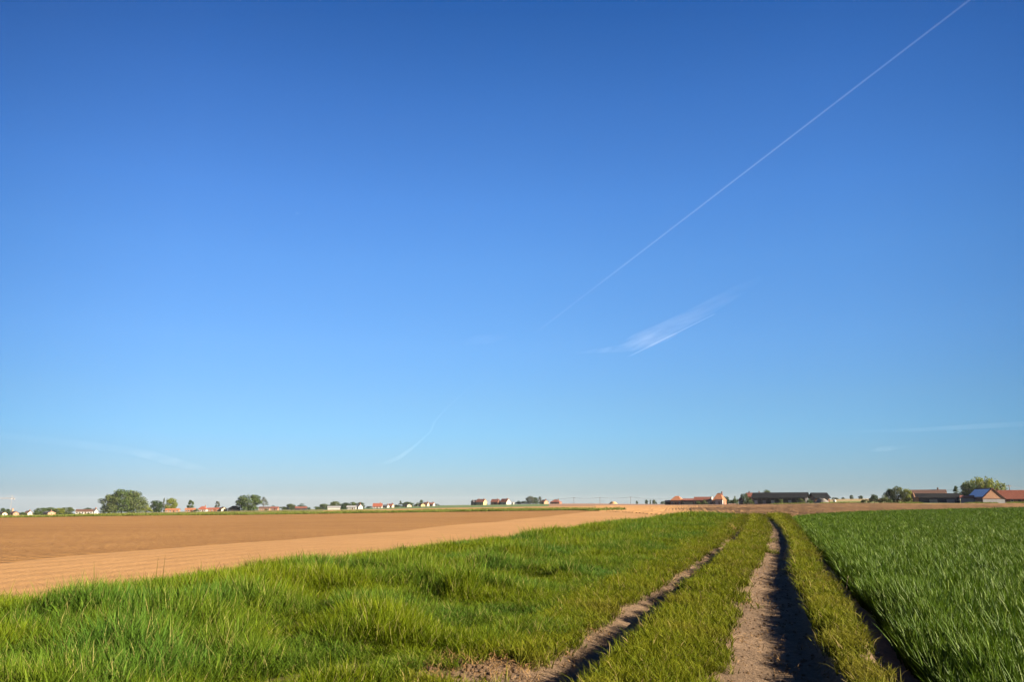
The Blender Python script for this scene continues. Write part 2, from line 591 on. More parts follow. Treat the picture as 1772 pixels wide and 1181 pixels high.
s_near = np.concatenate([np.arange(-14, 4, 0.25), np.arange(4, 25, 0.07), np.arange(25, 60, 0.2), np.arange(60, 103.1, 0.5)])
ULA, UFE = -2.75, -10.35
su_sheet('farm_track', s_near, np.concatenate([np.arange(ULA, 1.5, 0.045), [1.5]]), M['track'])
su_sheet('grass_verge', s_near[::3], np.linspace(UFE, ULA, 46), M['verge'])


# far edge of the wheat: a line in plan
WF = [(0.20, 0), (aof(1345), 96), (aof(1366), 78), (aof(1500), 126), (aof(1600), 152), (aof(1772), 200), (aof(2000), 235), (3.0, 320)]
wfa = np.array([p[0] for p in WF])
wfy = np.array([p[1] for p in WF], float)
wfy[0] = 96


def in_wheat(X, Y):
    a = X / np.maximum(Y, 0.5)
    return (Y < 3) | (Y < np.interp(a, wfa, wfy))


su_sheet('wheat_field', np.concatenate([np.arange(-14, 30, 1.0), np.arange(30, 330, 3.0)]), np.concatenate([[1.5], np.arange(1.75, 6, 0.25), np.arange(6, 40, 2.0), np.arange(40, 260, 4.0)]), M['wheatground'], keep=in_wheat)

# bands of fields, each between a near and a far curve
PXG = np.concatenate([np.arange(-900, 0, 60), np.arange(0, 1772, 10), np.arange(1780, 2701, 60)]).astype(float)


def band(name, px0, px1, near, far, mat, n=40, lift=0.0, extra=None):
    px = PXG[(PXG >= px0) & (PXG <= px1)]
    a = np.array([aof(p) for p in px])
    yn = np.array([near(p) for p in px])
    yf = np.array([far(p) for p in px])
    t = np.linspace(0, 1, n)[:, None]
    Y = np.exp(np.log(yn)[None] * (1 - t) + np.log(np.maximum(yf, yn + 0.01))[None] * t)
    X = a[None] * Y
    Z = terrain(X, Y) + lift
    o = link(name, mesh_np(name, np.stack([X.ravel(), Y.ravel(), Z.ravel()], 1), [grid_faces(n, len(px))], [mat], True))
    return tag(o, kind='structure')


def ucurve(p):
    return max(4.0, -UFE / max(ST - aof(p) * CT, 1e-3)) * 1.0 / 1.0


def edgeY(p):                   # Y on the line u = UFE at the azimuth of column p
    a = aof(p)
    return min(-UFE / max(ST - a * CT, 0.05), 97.0)


SB = [(-900, None)] + [(p, hit(p, y)) for p, y in ((0, 978), (300, 950), (500, 935.5), (700, 920), (860, 904), (950, 894.5), (1000, 888.5), (1030, 885))]
SB[0] = (-900, SB[1][1] * (ST - aof(0) * CT) / (ST - aof(-900) * CT))
sbx = np.array([p for p, _ in SB], float)
sby = np.array([y for _, y in SB])
RE = [(1030, sby[-1]), (1090, 140), (1160, 97), (1325, 99), (1345, 97), (1366, 79), (1500, 127), (1600, 153), (1772, 201), (2000, 236), (2700, 290)]
rex = np.array([p for p, _ in RE], float)
rey = np.array([y for _, y in RE])


def headfar(p):
    return float(np.interp(p, sbx, sby)) if p <= 1030 else float(np.interp(p, rex, rey))


band('headland_strip', -900, 1160, edgeY, lambda p: max(headfar(p), edgeY(p) + 0.2), M['headland'], 60)
TF = [(-900, 250), (250, 250), (750, 240), (900, 225), (1000, 200), (1030, sby[-1] + 1)]
tfar = lambda p: float(np.interp(p, [q[0] for q in TF], [q[1] for q in TF]))
band('tilled_field', -900, 1030, headfar, tfar, M['tilled'], 60)
MF = [(-900, 300), (450, 305), (750, 300), (900, 288), (1000, 245), (1030, 225)]
mfar = lambda p: float(np.interp(p, [q[0] for q in MF], [q[1] for q in MF]))
band('field_margin', -900, 1030, tfar, mfar, M['pasture'], 10)
band('stubble_field', 560, 1030, mfar, lambda p: 450.0, M['stubble'], 20)
band('pasture', -900, 560, mfar, lambda p: 1500.0, M['pasture'], 40)
band('meadow', 560, 950, lambda p: 450.0, lambda p: 1600.0, M['meadow'], 30)
band('fallow_field', 950, 1030, lambda p: 450.0, lambda p: 1600.0, M['fallow'], 30)
band('far_field', 1030, 1330, lambda p: 455.0, lambda p: 3000.0, M['fallow'], 30)
band('farm_grass', 1330, 2700, lambda p: 425.0 - 75 * sstep(1480, 1600, np.array(p)), lambda p: 620.0, M['farmgrass'], 24)
band('pale_field', 1330, 2700, lambda p: 620.0, lambda p: 3000.0, M['pale'], 30)

# ploughed field with real ridges
RA = math.atan(aof(1185))
v_ = np.arange(-60, 360, 0.17)
l_ = np.concatenate([np.arange(70, 240, 1.5), np.arange(240, 470, 5.0)])
V2, L2 = np.meshgrid(v_, l_)
PX_, PY_ = L2 * math.sin(RA) + V2 * math.cos(RA), L2 * math.cos(RA) - V2 * math.sin(RA)
PZ_ = terrain(PX_, PY_)
wob = (fbm(L2 * 0.03, V2 * 0.05, 31) - 0.5) * 1.6
amp = 0.03 + 0.05 * sstep(0.35, 0.6, fbm(L2 * 0.012, V2 * 0.02, 33))
PZ_ = PZ_ + 0.05 + amp * np.sin((V2 + wob) * 2 * math.pi / 0.85) + (fbm(V2 * 1.1, L2 * 0.6, 35) - 0.5) * 0.16
fw = (V2 + 5 * fbm(L2 * 0.015, V2 * 0.03, 37) + 2.5 * vnoise(V2 * 0.2, L2 * 0, 39)) / 4.3
fw = (fw - np.round(fw)) * 4.3
fade_ = 0.12 + 0.16 * sstep(0.17, 0.30, PX_ / PY_)
PZ_ = PZ_ - fade_ * (0.25 + 0.45 * fbm(L2 * 0.02, V2 * 0.1, 38)) * np.exp(-(fw / 0.45) ** 2) + fade_ * 0.22 * np.exp(-((fw + 0.9) / 0.5) ** 2)
f = grid_faces(len(l_), len(v_))
cx, cy = PX_.ravel()[f].mean(1), PY_.ravel()[f].mean(1)
ca = cx / cy
rea = np.array([aof(p) for p in rex])
near_ok = cy > np.interp(ca, rea, rey)
farY_ = np.interp(ca, [aof(1030), aof(1480), aof(1600), 2.0], [455, 425, 350, 350])
f = f[near_ok & (cy < farY_) & (ca > aof(1030)) & (ca < aof(2100))]
used = np.unique(f)
remap = -np.ones(PX_.size, int)
remap[used] = np.arange(len(used))
PV = np.stack([PX_.ravel(), PY_.ravel(), PZ_.ravel()], 1)[used]
tag(link('ploughed_field', mesh_np('ploughed_field', PV, [remap[f]], [M['ploughed']], True)), kind='structure')

# ----------------------------------------------------------------- grass tufts (stuff)
def tuft_mesh(name, n, h0, h1, w, spread, lean, mat, seed, segs=4, droop=0.25, heads=0):
    r = np.random.default_rng(seed)
    V, F4, F3, T = [], [], [], []
    for i in range(n):
        rad = spread * math.sqrt(r.random())
        ph = r.random() * 6.283
        bx, by = rad * math.cos(ph), rad * math.sin(ph)
        h = h0 + (h1 - h0) * r.random()
        th = r.random() * 6.283
        ln = lean * (0.3 + 0.9 * r.random())
        dx, dy = math.cos(th), math.sin(th)
        ph2 = th + math.pi / 2 + (r.random() - 0.5) * 2.4
        sx, sy = math.cos(ph2), math.sin(ph2)
        ww = w * (0.7 + 0.6 * r.random())
        b = len(V)
        head = i < heads
        for j in range(segs + 1):
            t = j / segs
            o_ = ln * h * t ** 1.9
            z = h * (t - droop * ln * t ** 3)
            q = ww * (1 - t ** 1.7) * (0.6 + 0.8 * min(1, t * 3) * (1 - 0.4 * t))
            if head:
                q = ww * 0.3 if t < 0.74 else ww * 1.6 * (1 - (t - 0.74) / 0.27)
            c = (bx + dx * o_, by + dy * o_, z - 0.02)
            if j < segs:
                V.append((c[0] - sx * q / 2, c[1] - sy * q / 2, c[2]))
                V.append((c[0] + sx * q / 2, c[1] + sy * q / 2, c[2]))
                T += [t, t]
            else:
                V.append(c)
                T.append(1.0)
        for j in range(segs - 1):
            F4.append((b + 2 * j, b + 2 * j + 1, b + 2 * j + 3, b + 2 * j + 2))
        F3.append((b + 2 * segs - 2, b + 2 * segs - 1, b + 2 * segs))
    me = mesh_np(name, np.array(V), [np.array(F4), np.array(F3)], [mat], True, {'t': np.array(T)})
    return me


def proto_collection(name, meshes):
    c = bpy.data.collections.new(name)
    for i, me in enumerate(meshes):
        c.objects.link(bpy.data.objects.new('%s_%02d' % (name, i), me))
    return c


def scatter_group(name, coll):
    ng = bpy.data.node_groups.new(name, 'GeometryNodeTree')
    ng.interface.new_socket('Geometry', in_out='INPUT', socket_type='NodeSocketGeometry')
    ng.interface.new_socket('Geometry', in_out='OUTPUT', socket_type='NodeSocketGeometry')
    gi = ng.nodes.new('NodeGroupInput')
    go = ng.nodes.new('NodeGroupOutput')
    ci = ng.nodes.new('GeometryNodeCollectionInfo')
    ci.inputs['Collection'].default_value = coll
    ci.inputs['Separate Children'].default_value = True
    ci.inputs['Reset Children'].default_value = True
    iop = ng.nodes.new('GeometryNodeInstanceOnPoints')
    iop.inputs['Pick Instance'].default_value = True

    def attr(n, t):
        a = ng.nodes.new('GeometryNodeInputNamedAttribute')
        a.data_type = t
        a.inputs['Name'].default_value = n
        return a.outputs['Attribute']
    e2r = ng.nodes.new('FunctionNodeEulerToRotation')
    ng.links.new(attr('rot', 'FLOAT_VECTOR'), e2r.inputs[0])
    ng.links.new(gi.outputs[0], iop.inputs['Points'])
    ng.links.new(ci.outputs[0], iop.inputs['Instance'])
    ng.links.new(attr('vi', 'INT'), iop.inputs['Instance Index'])
    ng.links.new(e2r.outputs[0], iop.inputs['Rotation'])
    ng.links.new(attr('scl', 'FLOAT_VECTOR'), iop.inputs['Scale'])
    ng.links.new(iop.outputs[0], go.inputs[0])
    return ng


def scatter(name, P, scl, coll, label, cat, tilt=0.15, bend=None):
    n = len(P)
    rot = np.zeros((n, 3))
    rot[:, 0] = rng.normal(0, tilt, n)
    rot[:, 1] = rng.normal(0, tilt, n)
    rot[:, 2] = rng.random(n) * 6.283
    me = bpy.data.meshes.new(name)
    me.vertices.add(n)
    me.vertices.foreach_set('co', np.asarray(P, np.float32).ravel())
    for an, arr in (('rot', rot), ('scl', scl)):
        A = me.attributes.new(an, 'FLOAT_VECTOR', 'POINT')
        A.data.foreach_set('vector', np.asarray(arr, np.float32).ravel())
    A = me.attributes.new('vi', 'INT', 'POINT')
    A.data.foreach_set('value', rng.integers(0, len(coll.objects), n).astype(np.int32))
    o = link(name, me)
    md = o.modifiers.new('scatter', 'NODES')
    md.node_group = scatter_group(name + '_scatter', coll)
    tag(o, label, cat, kind='stuff')
    return o


def sample(s0, s1, u0, u1, dens_bands, lim=0.95):
    """random points in track coordinates with density falling with distance; returns s,u,X,Y,d"""
    out = []
    for (d0, d1, den) in dens_bands:
        a0, a1 = max(s0, -d1), min(s1, d1)
        b0, b1 = max(u0, -d1), min(u1, d1)
        if a1 <= a0 or b1 <= b0:
            continue
        n = int((a1 - a0) * (b1 - b0) * den)
        s = rng.uniform(a0, a1, n)
        u = rng.uniform(b0, b1, n)
        X, Y = xy(s, u)
        d = np.hypot(X, Y)
        ok = (d >= d0) & (d < d1) & (Y > 2.0) & (np.abs(X) < lim * Y + 2.5)
        out.append(np.stack([s[ok], u[ok], X[ok], Y[ok], d[ok]]))
    return np.concatenate(out, 1)


# tall verge grass
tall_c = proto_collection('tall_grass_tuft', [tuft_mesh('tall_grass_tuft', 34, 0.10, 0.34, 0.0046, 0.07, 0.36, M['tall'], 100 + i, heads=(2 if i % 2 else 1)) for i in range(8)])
s, u, X, Y, d = sample(-2, 102, UFE - 0.25, -2.0, [(2, 9, 300), (9, 16, 220), (16, 30, 115), (30, 60, 52), (60, 125, 22)])
lr, rrt = ruts(s, u)
lc = np.interp(s, LS, LRC)
gap = lc - u                                           # metres left of the left rut
hgt = 0.26 + 0.50 * sstep(0.5, 2.6, gap) + 0.26 * sstep(2.0, 5.0, gap)
hgt = hgt * (0.26 + 1.7 * fbm(s * 0.75, u * 1.0, 41) ** 1.35) * (1 - 0.55 * sstep(0.56, 0.70, fbm(s * 1.0, u * 1.25, 47)))
TUS = [(600, 1060, 1.0, 0.55), (800, 1010, 0.9, 0.5), (880, 1065, 0.5, 0.4), (300, 1075, 0.8, 0.5), (150, 1120, 0.8, 0.5), (690, 1120, 0.5, 0.4), (980, 985, 0.6, 0.5), (560, 1150, 0.7, 0.45)]
hol = np.ones(len(s))
for (tx, ty, ta, trd) in TUS:
    dq = ray(tx, ty)
    Yt = (0.25 - H) / dq[2] * dq[1]
    st_, ut_ = su(np.array(dq[0] / dq[1] * Yt), np.array(Yt))
    hgt = hgt * (1 + 1.1 * ta * np.exp(-((s - st_) ** 2 + (u - ut_) ** 2) / trd ** 2))
    hol *= 1 - 0.97 * np.exp(-((s - st_ - 0.05) ** 2 / 0.42 + (u - ut_ + trd * 1.25) ** 2 / 0.17) * (0.6 + 0.8 * vnoise(s * 3, u * 3, 46)))
hgt = hgt * hol * (0.7 + 0.3 * sstep(-10.1, -8.4, u))
edge = UFE + 0.5 * (fbm(s * 0.8, s * 0 + 1, 43) - 0.5)
keep = (lr < 0.2) & (u > edge) & (gap > 0.34 + np.minimum(d, 60) * 0.004 + 0.3 * vnoise(s * 2, u * 2, 44))
keep &= hol > 0.22  # grass cut away so bare dark litter stands in for tussock shade
bare = ((s - 7.0) / 0.75) ** 2 + ((u + 2.6) / 0.45) ** 2 + (fbm(s * 3, u * 3, 45) - 0.5) * 2.6
keep &= bare > 1.0
s, u, X, Y, d, hgt = [q[keep] for q in (s, u, X, Y, d, hgt)]
w = 1 + d / 19.0
sc = np.stack([w * (0.8 + 0.4 * hgt), w * (0.8 + 0.4 * hgt), hgt * (1.25 + d / 1200)], 1) * rng.uniform(0.8, 1.2, (len(s), 1))
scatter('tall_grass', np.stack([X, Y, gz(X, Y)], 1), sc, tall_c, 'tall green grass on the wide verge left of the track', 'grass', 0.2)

# short grass on the track centre and on the right verge
short_c = proto_collection('short_grass_tuft', [tuft_mesh('short_grass_tuft', 30, 0.04, 0.145, 0.006, 0.10, 0.7, M['short'], 200 + i, segs=3) for i in range(8)])
s, u, X, Y, d = sample(-2, 103, -2.9, 2.8, [(2, 9, 360), (9, 16, 240), (16, 30, 130), (30, 60, 65), (60, 125, 30)])
lr, rrt = ruts(s, u)
ve = np.interp(s, VS, VRE) + 0.12 * (fbm(s * 1.2, s * 0, 51) - 0.5)
nn = fbm(s * 1.5, u * 2.0, 53)
pad = 0.03 + np.minimum(d, 60) * 0.0040
keep = (u < ve - 0.28) & (nn > 0.36 - 0.0012 * np.minimum(d, 60))
for q_ in (-1, 0, 1):
    l2, r2 = ruts(s, u + q_ * pad)
    keep &= np.where(u < np.interp(s, LS, LRC), l2 < 0.75 if q_ == 0 else True, l2 < 0.35 * nn + 0.05) & (r2 < 0.35 * nn + 0.06)
keep |= (rrt > 0.3) & (fbm(s * 1.1, u * 1.6, 57) > 0.84)      # weeds in the rut
bare2 = ((s - 7.0) / 0.7) ** 2 + ((u + 2.55) / 0.4) ** 2 + (fbm(s * 3, u * 3, 45) - 0.5) * 2.2
keep &= bare2 > 0.8
s, u, X, Y, d, nn, ve = [q[keep] for q in (s, u, X, Y, d, nn, ve)]
hg = 0.55 + 1.1 * fbm(s * 0.9, u * 1.4, 55)
hg = hg * (1 - 0.4 * sstep(-0.6, -0.3, u - ve))
w = 1 + d / 20.0
sc = np.stack([w, w, hg * (1 + d / 300)], 1) * rng.uniform(0.75, 1.25, (len(s), 1))
scatter('short_grass', np.stack([X, Y, gz(X, Y)], 1), sc, short_c, 'short yellow-green grass on the hump and verge of the track', 'grass', 0.2)

# dry litter beside and in the ruts
straw_c = proto_collection('dry_litter_tuft', [tuft_mesh('dry_litter_tuft', 12, 0.03, 0.09, 0.006, 0.09, 1.4, M['straw'], 300 + i, segs=3, droop=0.5) for i in range(5)])
s, u, X, Y, d = sample(0, 60, -4.2, 0.9, [(2, 10, 170), (10, 20, 60), (20, 60, 12)])
lr, rrt = ruts(s, u)
bare = ((s - 7.0) / 0.9) ** 2 + ((u + 2.6) / 0.55) ** 2
keep = ((bare < 1.2) & (rng.random(len(s)) < 0.9)) | ((lr > 0.2) & (rng.random(len(s)) < 0.16)) | ((rrt > 0.15) & (rng.random(len(s)) < 0.05))
keep &= fbm(s * 2.5, u * 2.5, 59) > 0.42
s, u, X, Y, d = [q[keep] for q in (s, u, X, Y, d)]
w = 0.7 + d / 20.0
sc = np.stack([w, w, w * 0.8], 1) * rng.uniform(0.6, 1.2, (len(s), 1))
scatter('dry_litter', np.stack([X, Y, gz(X, Y)], 1), sc, straw_c, 'dry brown litter lying beside the left rut', 'dry litter', 0.5)

# wheat crop
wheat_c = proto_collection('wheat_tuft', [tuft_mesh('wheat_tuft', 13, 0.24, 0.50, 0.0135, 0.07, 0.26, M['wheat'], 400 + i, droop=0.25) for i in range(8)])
s, u, X, Y, d = sample(-6, 330, 1.0, 250, [(2, 9, 110), (9, 16, 85), (16, 30, 55), (30, 60, 26), (60, 110, 11), (110, 340, 3.4)], lim=0.9)
ve = np.interp(s, VS, VRE) + 0.29 + 0.12 * (fbm(s * 0.9, s * 0, 61) - 0.5)
keep = (u > ve) & in_wheat(X, Y)
s, u, X, Y, d, ve = [q[keep] for q in (s, u, X, Y, d, ve)]
nb = (u < ve + 0.7) & (d < 70)                       # close-set plants along the edge
s2 = np.repeat(s[nb], 2) + rng.normal(0, 0.12, 2 * nb.sum())
u2 = np.maximum(np.repeat(u[nb], 2) + rng.normal(0, 0.12, 2 * nb.sum()), np.repeat(ve[nb], 2))
s, u = np.concatenate([s, s2]), np.concatenate([u, u2])
X, Y = xy(s, u)
d = np.hypot(X, Y)
hg = 0.80 + 0.34 * (fbm(s * 1.6, u * 1.6, 65) - 0.5) + 0.20 * fbm(s * 0.35, u * 0.35, 63)
w = 1 + d / 22.0
sc = np.stack([w, w, hg * (1 + d / 900)], 1) * rng.uniform(0.88, 1.12, (len(s), 1))
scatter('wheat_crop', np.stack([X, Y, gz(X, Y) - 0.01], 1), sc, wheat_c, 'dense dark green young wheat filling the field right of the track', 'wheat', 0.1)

# grass on the far field margin
marg_c = proto_collection('margin_grass_tuft', [tuft_mesh('margin_grass_tuft', 40, 0.25, 0.6, 0.09, 0.9, 0.5, M['margin'], 500 + i, segs=3) for i in range(5)])
px = rng.uniform(-250, 1030, 9000)
px = np.concatenate([px, rng.uniform(1030, 1075, 120)])
t = rng.random(len(px))
yn = np.array([tfar(min(p, 1030.0)) for p in px])
yf = np.array([mfar(min(p, 1030.0)) for p in px])
Y = yn + (yf - yn) * t ** 1.6
tap = px > 1030
Y[tap] = np.interp(px[tap], rex, rey) + 30 * t[tap] + 50 * (px[tap] - 1030) / 45
a = np.array([aof(p) for p in px])
X = a * Y
hg = 0.5 + 0.9 * fbm(px * 0.02, t * 3, 71)
keep = rng.random(len(px)) < (0.35 + 0.65 * (1 - t))
sc = np.stack([hg * 1.3, hg * 1.3, hg], 1) * rng.uniform(0.7, 1.2, (len(px), 1))
scatter('margin_grass', np.stack([X, Y, terrain(X, Y)], 1)[keep], sc[keep], marg_c, 'rough green grass strip along the far edge of the brown field', 'grass', 0.15)

# rough grass in front of the farms on the right
px = rng.uniform(1330, 2050, 3800)
Yf0 = 425.0 - 75 * sstep(1480, 1600, px)
Y = Yf0 + rng.random(len(px)) ** 1.5 * 30
a = np.array([aof(p) for p in px])
X = a * Y
sc = np.repeat(rng.uniform(0.5, 1.2, (len(px), 1)), 3, 1)
keep = (fbm(px * 0.03, px * 0, 77) > 0.42)
scatter('farm_rough_grass', np.stack([X, Y, terrain(X, Y)], 1)[keep], sc[keep], marg_c, 'rough grass in front of the right hand farms', 'grass', 0.15)

# clods of bare earth beside the left rut and in the headland
def clod_mesh(seed):
    import bmesh
    bm = bmesh.new()
    bmesh.ops.create_icosphere(bm, subdivisions=2, radius=1.0)
    r = np.random.default_rng(seed)
    for v in bm.verts:
        n = 0.7 + 0.5 * float(fbm(np.array([v.co.x * 1.5 + seed]), np.array([v.co.y * 1.5 + v.co.z * 2]), seed)[0])
        v.co *= n
        v.co.z *= 0.7
    me = bpy.data.meshes.new('clod')
    bm.to_mesh(me)
    bm.free()
    me.materials.append(M['clod'])
    return me


clod_c = proto_collection('earth_clod', [clod_mesh(i) for i in range(5)])
n = 240
s = rng.normal(7.0, 0.45, n)
u = rng.normal(-2.6, 0.28, n)
s = np.concatenate([s, rng.uniform(5, 45, 1500)])
lcx = np.interp(s[n:], SS, RRC)
u = np.concatenate([u, lcx + rng.normal(0, 0.28, 1500)])
X, Y = xy(s, u)
sz = np.concatenate([0.006 + 0.03 * rng.random(n) ** 2, rng.uniform(0.005, 0.02, 1500)])
scatter('earth_clods', np.stack([X, Y, gz(X, Y) + sz * 0.2], 1), np.repeat(sz[:, None], 3, 1), clod_c, 'crumbled brown earth clods beside the left rut', 'earth clods', 0.5)

# ----------------------------------------------------------------- trees
def leaf_cloud(centers, radii, n, size, seed, droop=0.0):
    r = np.random.default_rng(seed)
    k_ = np.asarray(radii)
    w_ = (k_.prod(1)) ** (2 / 3)
    idx = r.choice(len(centers), n, p=w_ / w_.sum())
    d = r.normal(size=(n, 3))
    d /= np.linalg.norm(d, axis=1)[:, None]
    rad = 0.55 + 0.5 * r.random(n) ** 0.6
    P = np.asarray(centers)[idx] + d * k_[idx] * rad[:, None]
    nrm = d + r.normal(size=(n, 3)) * 0.7
    nrm /= np.linalg.norm(nrm, axis=1)[:, None]
    t = np.cross(nrm, r.normal(size=(n, 3)))
    t /= np.linalg.norm(t, axis=1)[:, None]
    b = np.cross(nrm, t)
    sz = size * (0.6 + 0.8 * r.random(n))[:, None]
    V = np.stack([P - t * sz - b * sz * 0.5, P + t * sz * 0.4 - b * sz * 0.7, P + t * sz + b * sz * 0.4, P - t * sz * 0.3 + b * sz * 0.8], 1).reshape(-1, 3)
    F_ = np.arange(4 * n).reshape(n, 4)
    return V, F_


def crown_proto(kind, seed):
    """unit tree: height 1, width 1, base at the origin"""
    r = np.random.default_rng(seed)
    C, R = [], []
    if kind == 'round':
        for i in range(26):
            ph, el = r.random() * 6.283, math.asin(r.uniform(-0.95, 1.0))
            q = 0.60 + 0.2 * r.random()
            C.append((0.5 * q * math.cos(el) * math.cos(ph), 0.5 * q * math.cos(el) * math.sin(ph), 0.50 + 0.56 * q * math.sin(el)))
            a = 0.09 + 0.075 * r.random()
            R.append((a * 1.25, a * 1.25, a))
        C.append((0, 0, 0.5))
        R.append((0.36, 0.36, 0.44))
        for i in range(5):
            ph = i * 1.26 + r.random()
            C.append((0.3 * math.cos(ph), 0.3 * math.sin(ph), 0.13))
            R.append((0.14, 0.14, 0.12))
        n, size = 4600, 0.022
    elif kind == 'column':
        for i in range(22):
            z = r.uniform(0.06, 0.95)
            q = 0.36 * math.sin(math.pi * min(1, max(0.05, z)) ** 0.8) + 0.08
            ph = r.random() * 6.283
            C.append((q * 0.75 * math.cos(ph), q * 0.75 * math.sin(ph), z * 0.97))
            R.append((0.18, 0.18, 0.085))
        n, size = 1800, 0.030
    elif kind == 'bush':
        for i in range(18):
            ph = r.random() * 6.283
            q = r.random() ** 0.5
            z = 0.15 + (0.72 * (1 - q ** 1.6)) * r.uniform(0.5, 1.0)
            C.append((0.40 * q * math.cos(ph), 0.40 * q * math.sin(ph), z))
            a = 0.10 + 0.08 * r.random()
            R.append((a * 1.1, a * 1.1, a * 1.1))
        n, size = 1600, 0.030
    elif kind == 'conifer':
        for i in range(30):
            z = r.uniform(0.1, 0.97)
            q = 0.42 * (1.0 - z) ** 0.8 + 0.03
            ph = r.random() * 6.283
            C.append((q * math.cos(ph) * r.uniform(0.3, 1), q * math.sin(ph) * r.uniform(0.3, 1), z - 0.03))
            R.append((0.06 + q * 0.35, 0.06 + q * 0.35, 0.035))
        n, size = 2000, 0.024
    elif kind == 'sparse':
        for i in range(20):
            ph, el = r.random() * 6.283, math.asin(r.uniform(-0.5, 1.0))
            q = 0.45 + 0.5 * r.random()
            C.append((0.46 * q * math.cos(el) * math.cos(ph), 0.46 * q * math.cos(el) * math.sin(ph), 0.56 + 0.4 * q * math.sin(el)))
            a = 0.07 + 0.05 * r.random()
            R.append((a, a, a))
        n, size = 1000, 0.020
    V, F_ = leaf_cloud(C, R, n, size, seed)
    if kind == 'willow':
        pass
    tb = MB()
    th = 0.5 if kind != 'bush' else 0.35
    lean = r.normal(0, 0.015, 2)
    tb.tube([(0, 0, -0.04), (lean[0], lean[1], th * 0.5), (lean[0] * 2, lean[1] * 2, th), (lean[0] * 2.5, lean[1] * 2.5, 0.85)], [0.028, 0.022, 0.016, 0.004], 7)
    for i in range(7):
        c = C[int(r.integers(len(C)))]
        z0 = r.uniform(0.18, th)
        tb.tube([(lean[0] * 2 * z0 / th, lean[1] * 2 * z0 / th, z0), ((c[0]) * 0.5, c[1] * 0.5, (z0 + c[2]) / 2), c], [0.012, 0.008, 0.003], 5)
    return (V, F_), tb


def willow_proto(seed):
    r = np.random.default_rng(seed)
    V, F_ = [], []
    tb = MB()
    tb.tube([(0, 0, -0.03), (0.01, 0, 0.25), (0.0, 0.01, 0.45)], [0.035, 0.028, 0.02], 8)
    k_ = 0
    C, R = [], []
    for i in range(46):
        ph = r.random() * 6.283
        q = r.random() ** 0.5 * 0.5
        top = 0.97 - 0.9 * q * q * 1.3 + r.normal(0, 0.03)
        x, y = q * math.cos(ph), q * math.sin(ph)
        if i % 3 == 0:
            tb.tube([(0, 0.01, 0.42), (x * 0.5, y * 0.5, top * 0.85), (x, y, top)], [0.013, 0.008, 0.003], 5)
        L = top * r.uniform(0.5, 0.85)
        for j in range(95):
            zz = top - L * r.random() ** 1.1
            C.append((x + r.normal(0, 0.030), y + r.normal(0, 0.030), zz + 0.012 * r.normal()))
    C = np.array(C)
    n = len(C)
    th = r.random(n) * 6.283
    sx = np.stack([np.cos(th), np.sin(th), np.zeros(n)], 1) * (0.006 + 0.006 * r.random((n, 1)))
    dn = np.array([[0, 0, 1.0]]) * (0.03 + 0.03 * r.random((n, 1))) + r.normal(0, 0.006, (n, 3))
    V = np.stack([C - sx, C + sx, C + sx * 0.7 - dn, C - sx * 0.7 - dn], 1).reshape(-1, 3)
    return (V, np.arange(4 * n).reshape(n, 4)), tb


PROTO = {}


def tree_proto(kind, var, mat):
    key = (kind, var, mat)
    if key not in PROTO:
        seed = 900 + var * 13 + sum(map(ord, kind))
        (V, F_), tb = willow_proto(seed) if kind == 'willow' else crown_proto(kind, seed)
        crown = mesh_np('crown', V, [F_], [M[mat]], False)
        o = tb.build('trunk', M['bark'], None, True)
        trunk = o.data
        bpy.data.objects.remove(o)
        PROTO[key] = (crown, trunk)
    return PROTO[key]


TREE_N = [0]


def tree(name, label, px0, px1, ytop, Y, kind, mat, cat='tree', group=None, widen=1.0):
    pc = (px0 + px1) / 2
    top = at(pc, ytop, Y)
    w = (at(px1, ytop, Y).x - at(px0, ytop, Y).x) * widen * 1.06
    x = top.x
    z = tz(x, Y)
    h = max(1.0, (top.z - z) * 1.02)
    e = empty(name, (x, Y, z - 0.05), random.uniform(0, 6.28))
    TREE_N[0] += 1
    cm, tm = tree_proto(kind, TREE_N[0] % 3, mat)
    for nm, me in (('trunk', tm), ('crown', cm)):
        o = link(nm, me, e)
        o.scale = (w, w, h)
    tag(e, label, cat, group)
    return e


GL = 'trees and bushes along the far left village'
T = tree
T('round_tree', 'small dark tree above a cream cottage at the far left edge', 0, 10, 880, 760, 'round', 'leaf_dark', group=GL)
T('round_tree', 'dark tree between the cream cottage and the orange brick house', 8, 19, 881, 770, 'round', 'leaf_dark', group=GL)
T('garden_bush', 'low green bush right of the orange brick house with tall chimney', 29, 47, 886, 720, 'bush', 'leaf_mid', 'bush', GL)
T('garden_bush', 'low green bush between the brown roofed white gable and grey roofed house', 56, 76, 885, 730, 'bush', 'leaf_mid', 'bush', GL)
T('round_tree', 'leftmost tree of the row above the grey roofed house', 62, 82, 879, 760, 'round', 'leaf_mid', group=GL)
T('round_tree', 'pointed topped tree in the middle of the row by the grey roofed house', 80, 100, 878, 770, 'round', 'leaf_mid', group=GL)
T('round_tree', 'yellowish tree in front of the row, left of the long white building', 94, 112, 880, 735, 'round', 'leaf_yellow', group=GL)
T('round_tree', 'rightmost olive tree of the row left of the long white building', 106, 128, 878, 760, 'round', 'leaf_olive', group=GL)
T('round_tree', 'dark tree rising behind the roof of the long white building', 144, 161, 879, 760, 'round', 'leaf_dark', group=GL)
T('broad_tree', 'lower left tree of the great dark clump on the left skyline', 174, 208, 857, 735, 'round', 'leaf_olive', group=GL)
T('broad_tree', 'tallest middle tree of the great dark clump on the left skyline', 190, 238, 846.5, 745, 'round', 'leaf_mid', group=GL)
T('broad_tree', 'right hand tree of the great dark clump on the left skyline', 216, 254, 849, 750, 'round', 'leaf_olive', group=GL)
T('garden_bush', 'yellow green bush at the right foot of the great tree clump', 244, 264, 874, 690, 'bush', 'leaf_yellow', 'bush', GL)
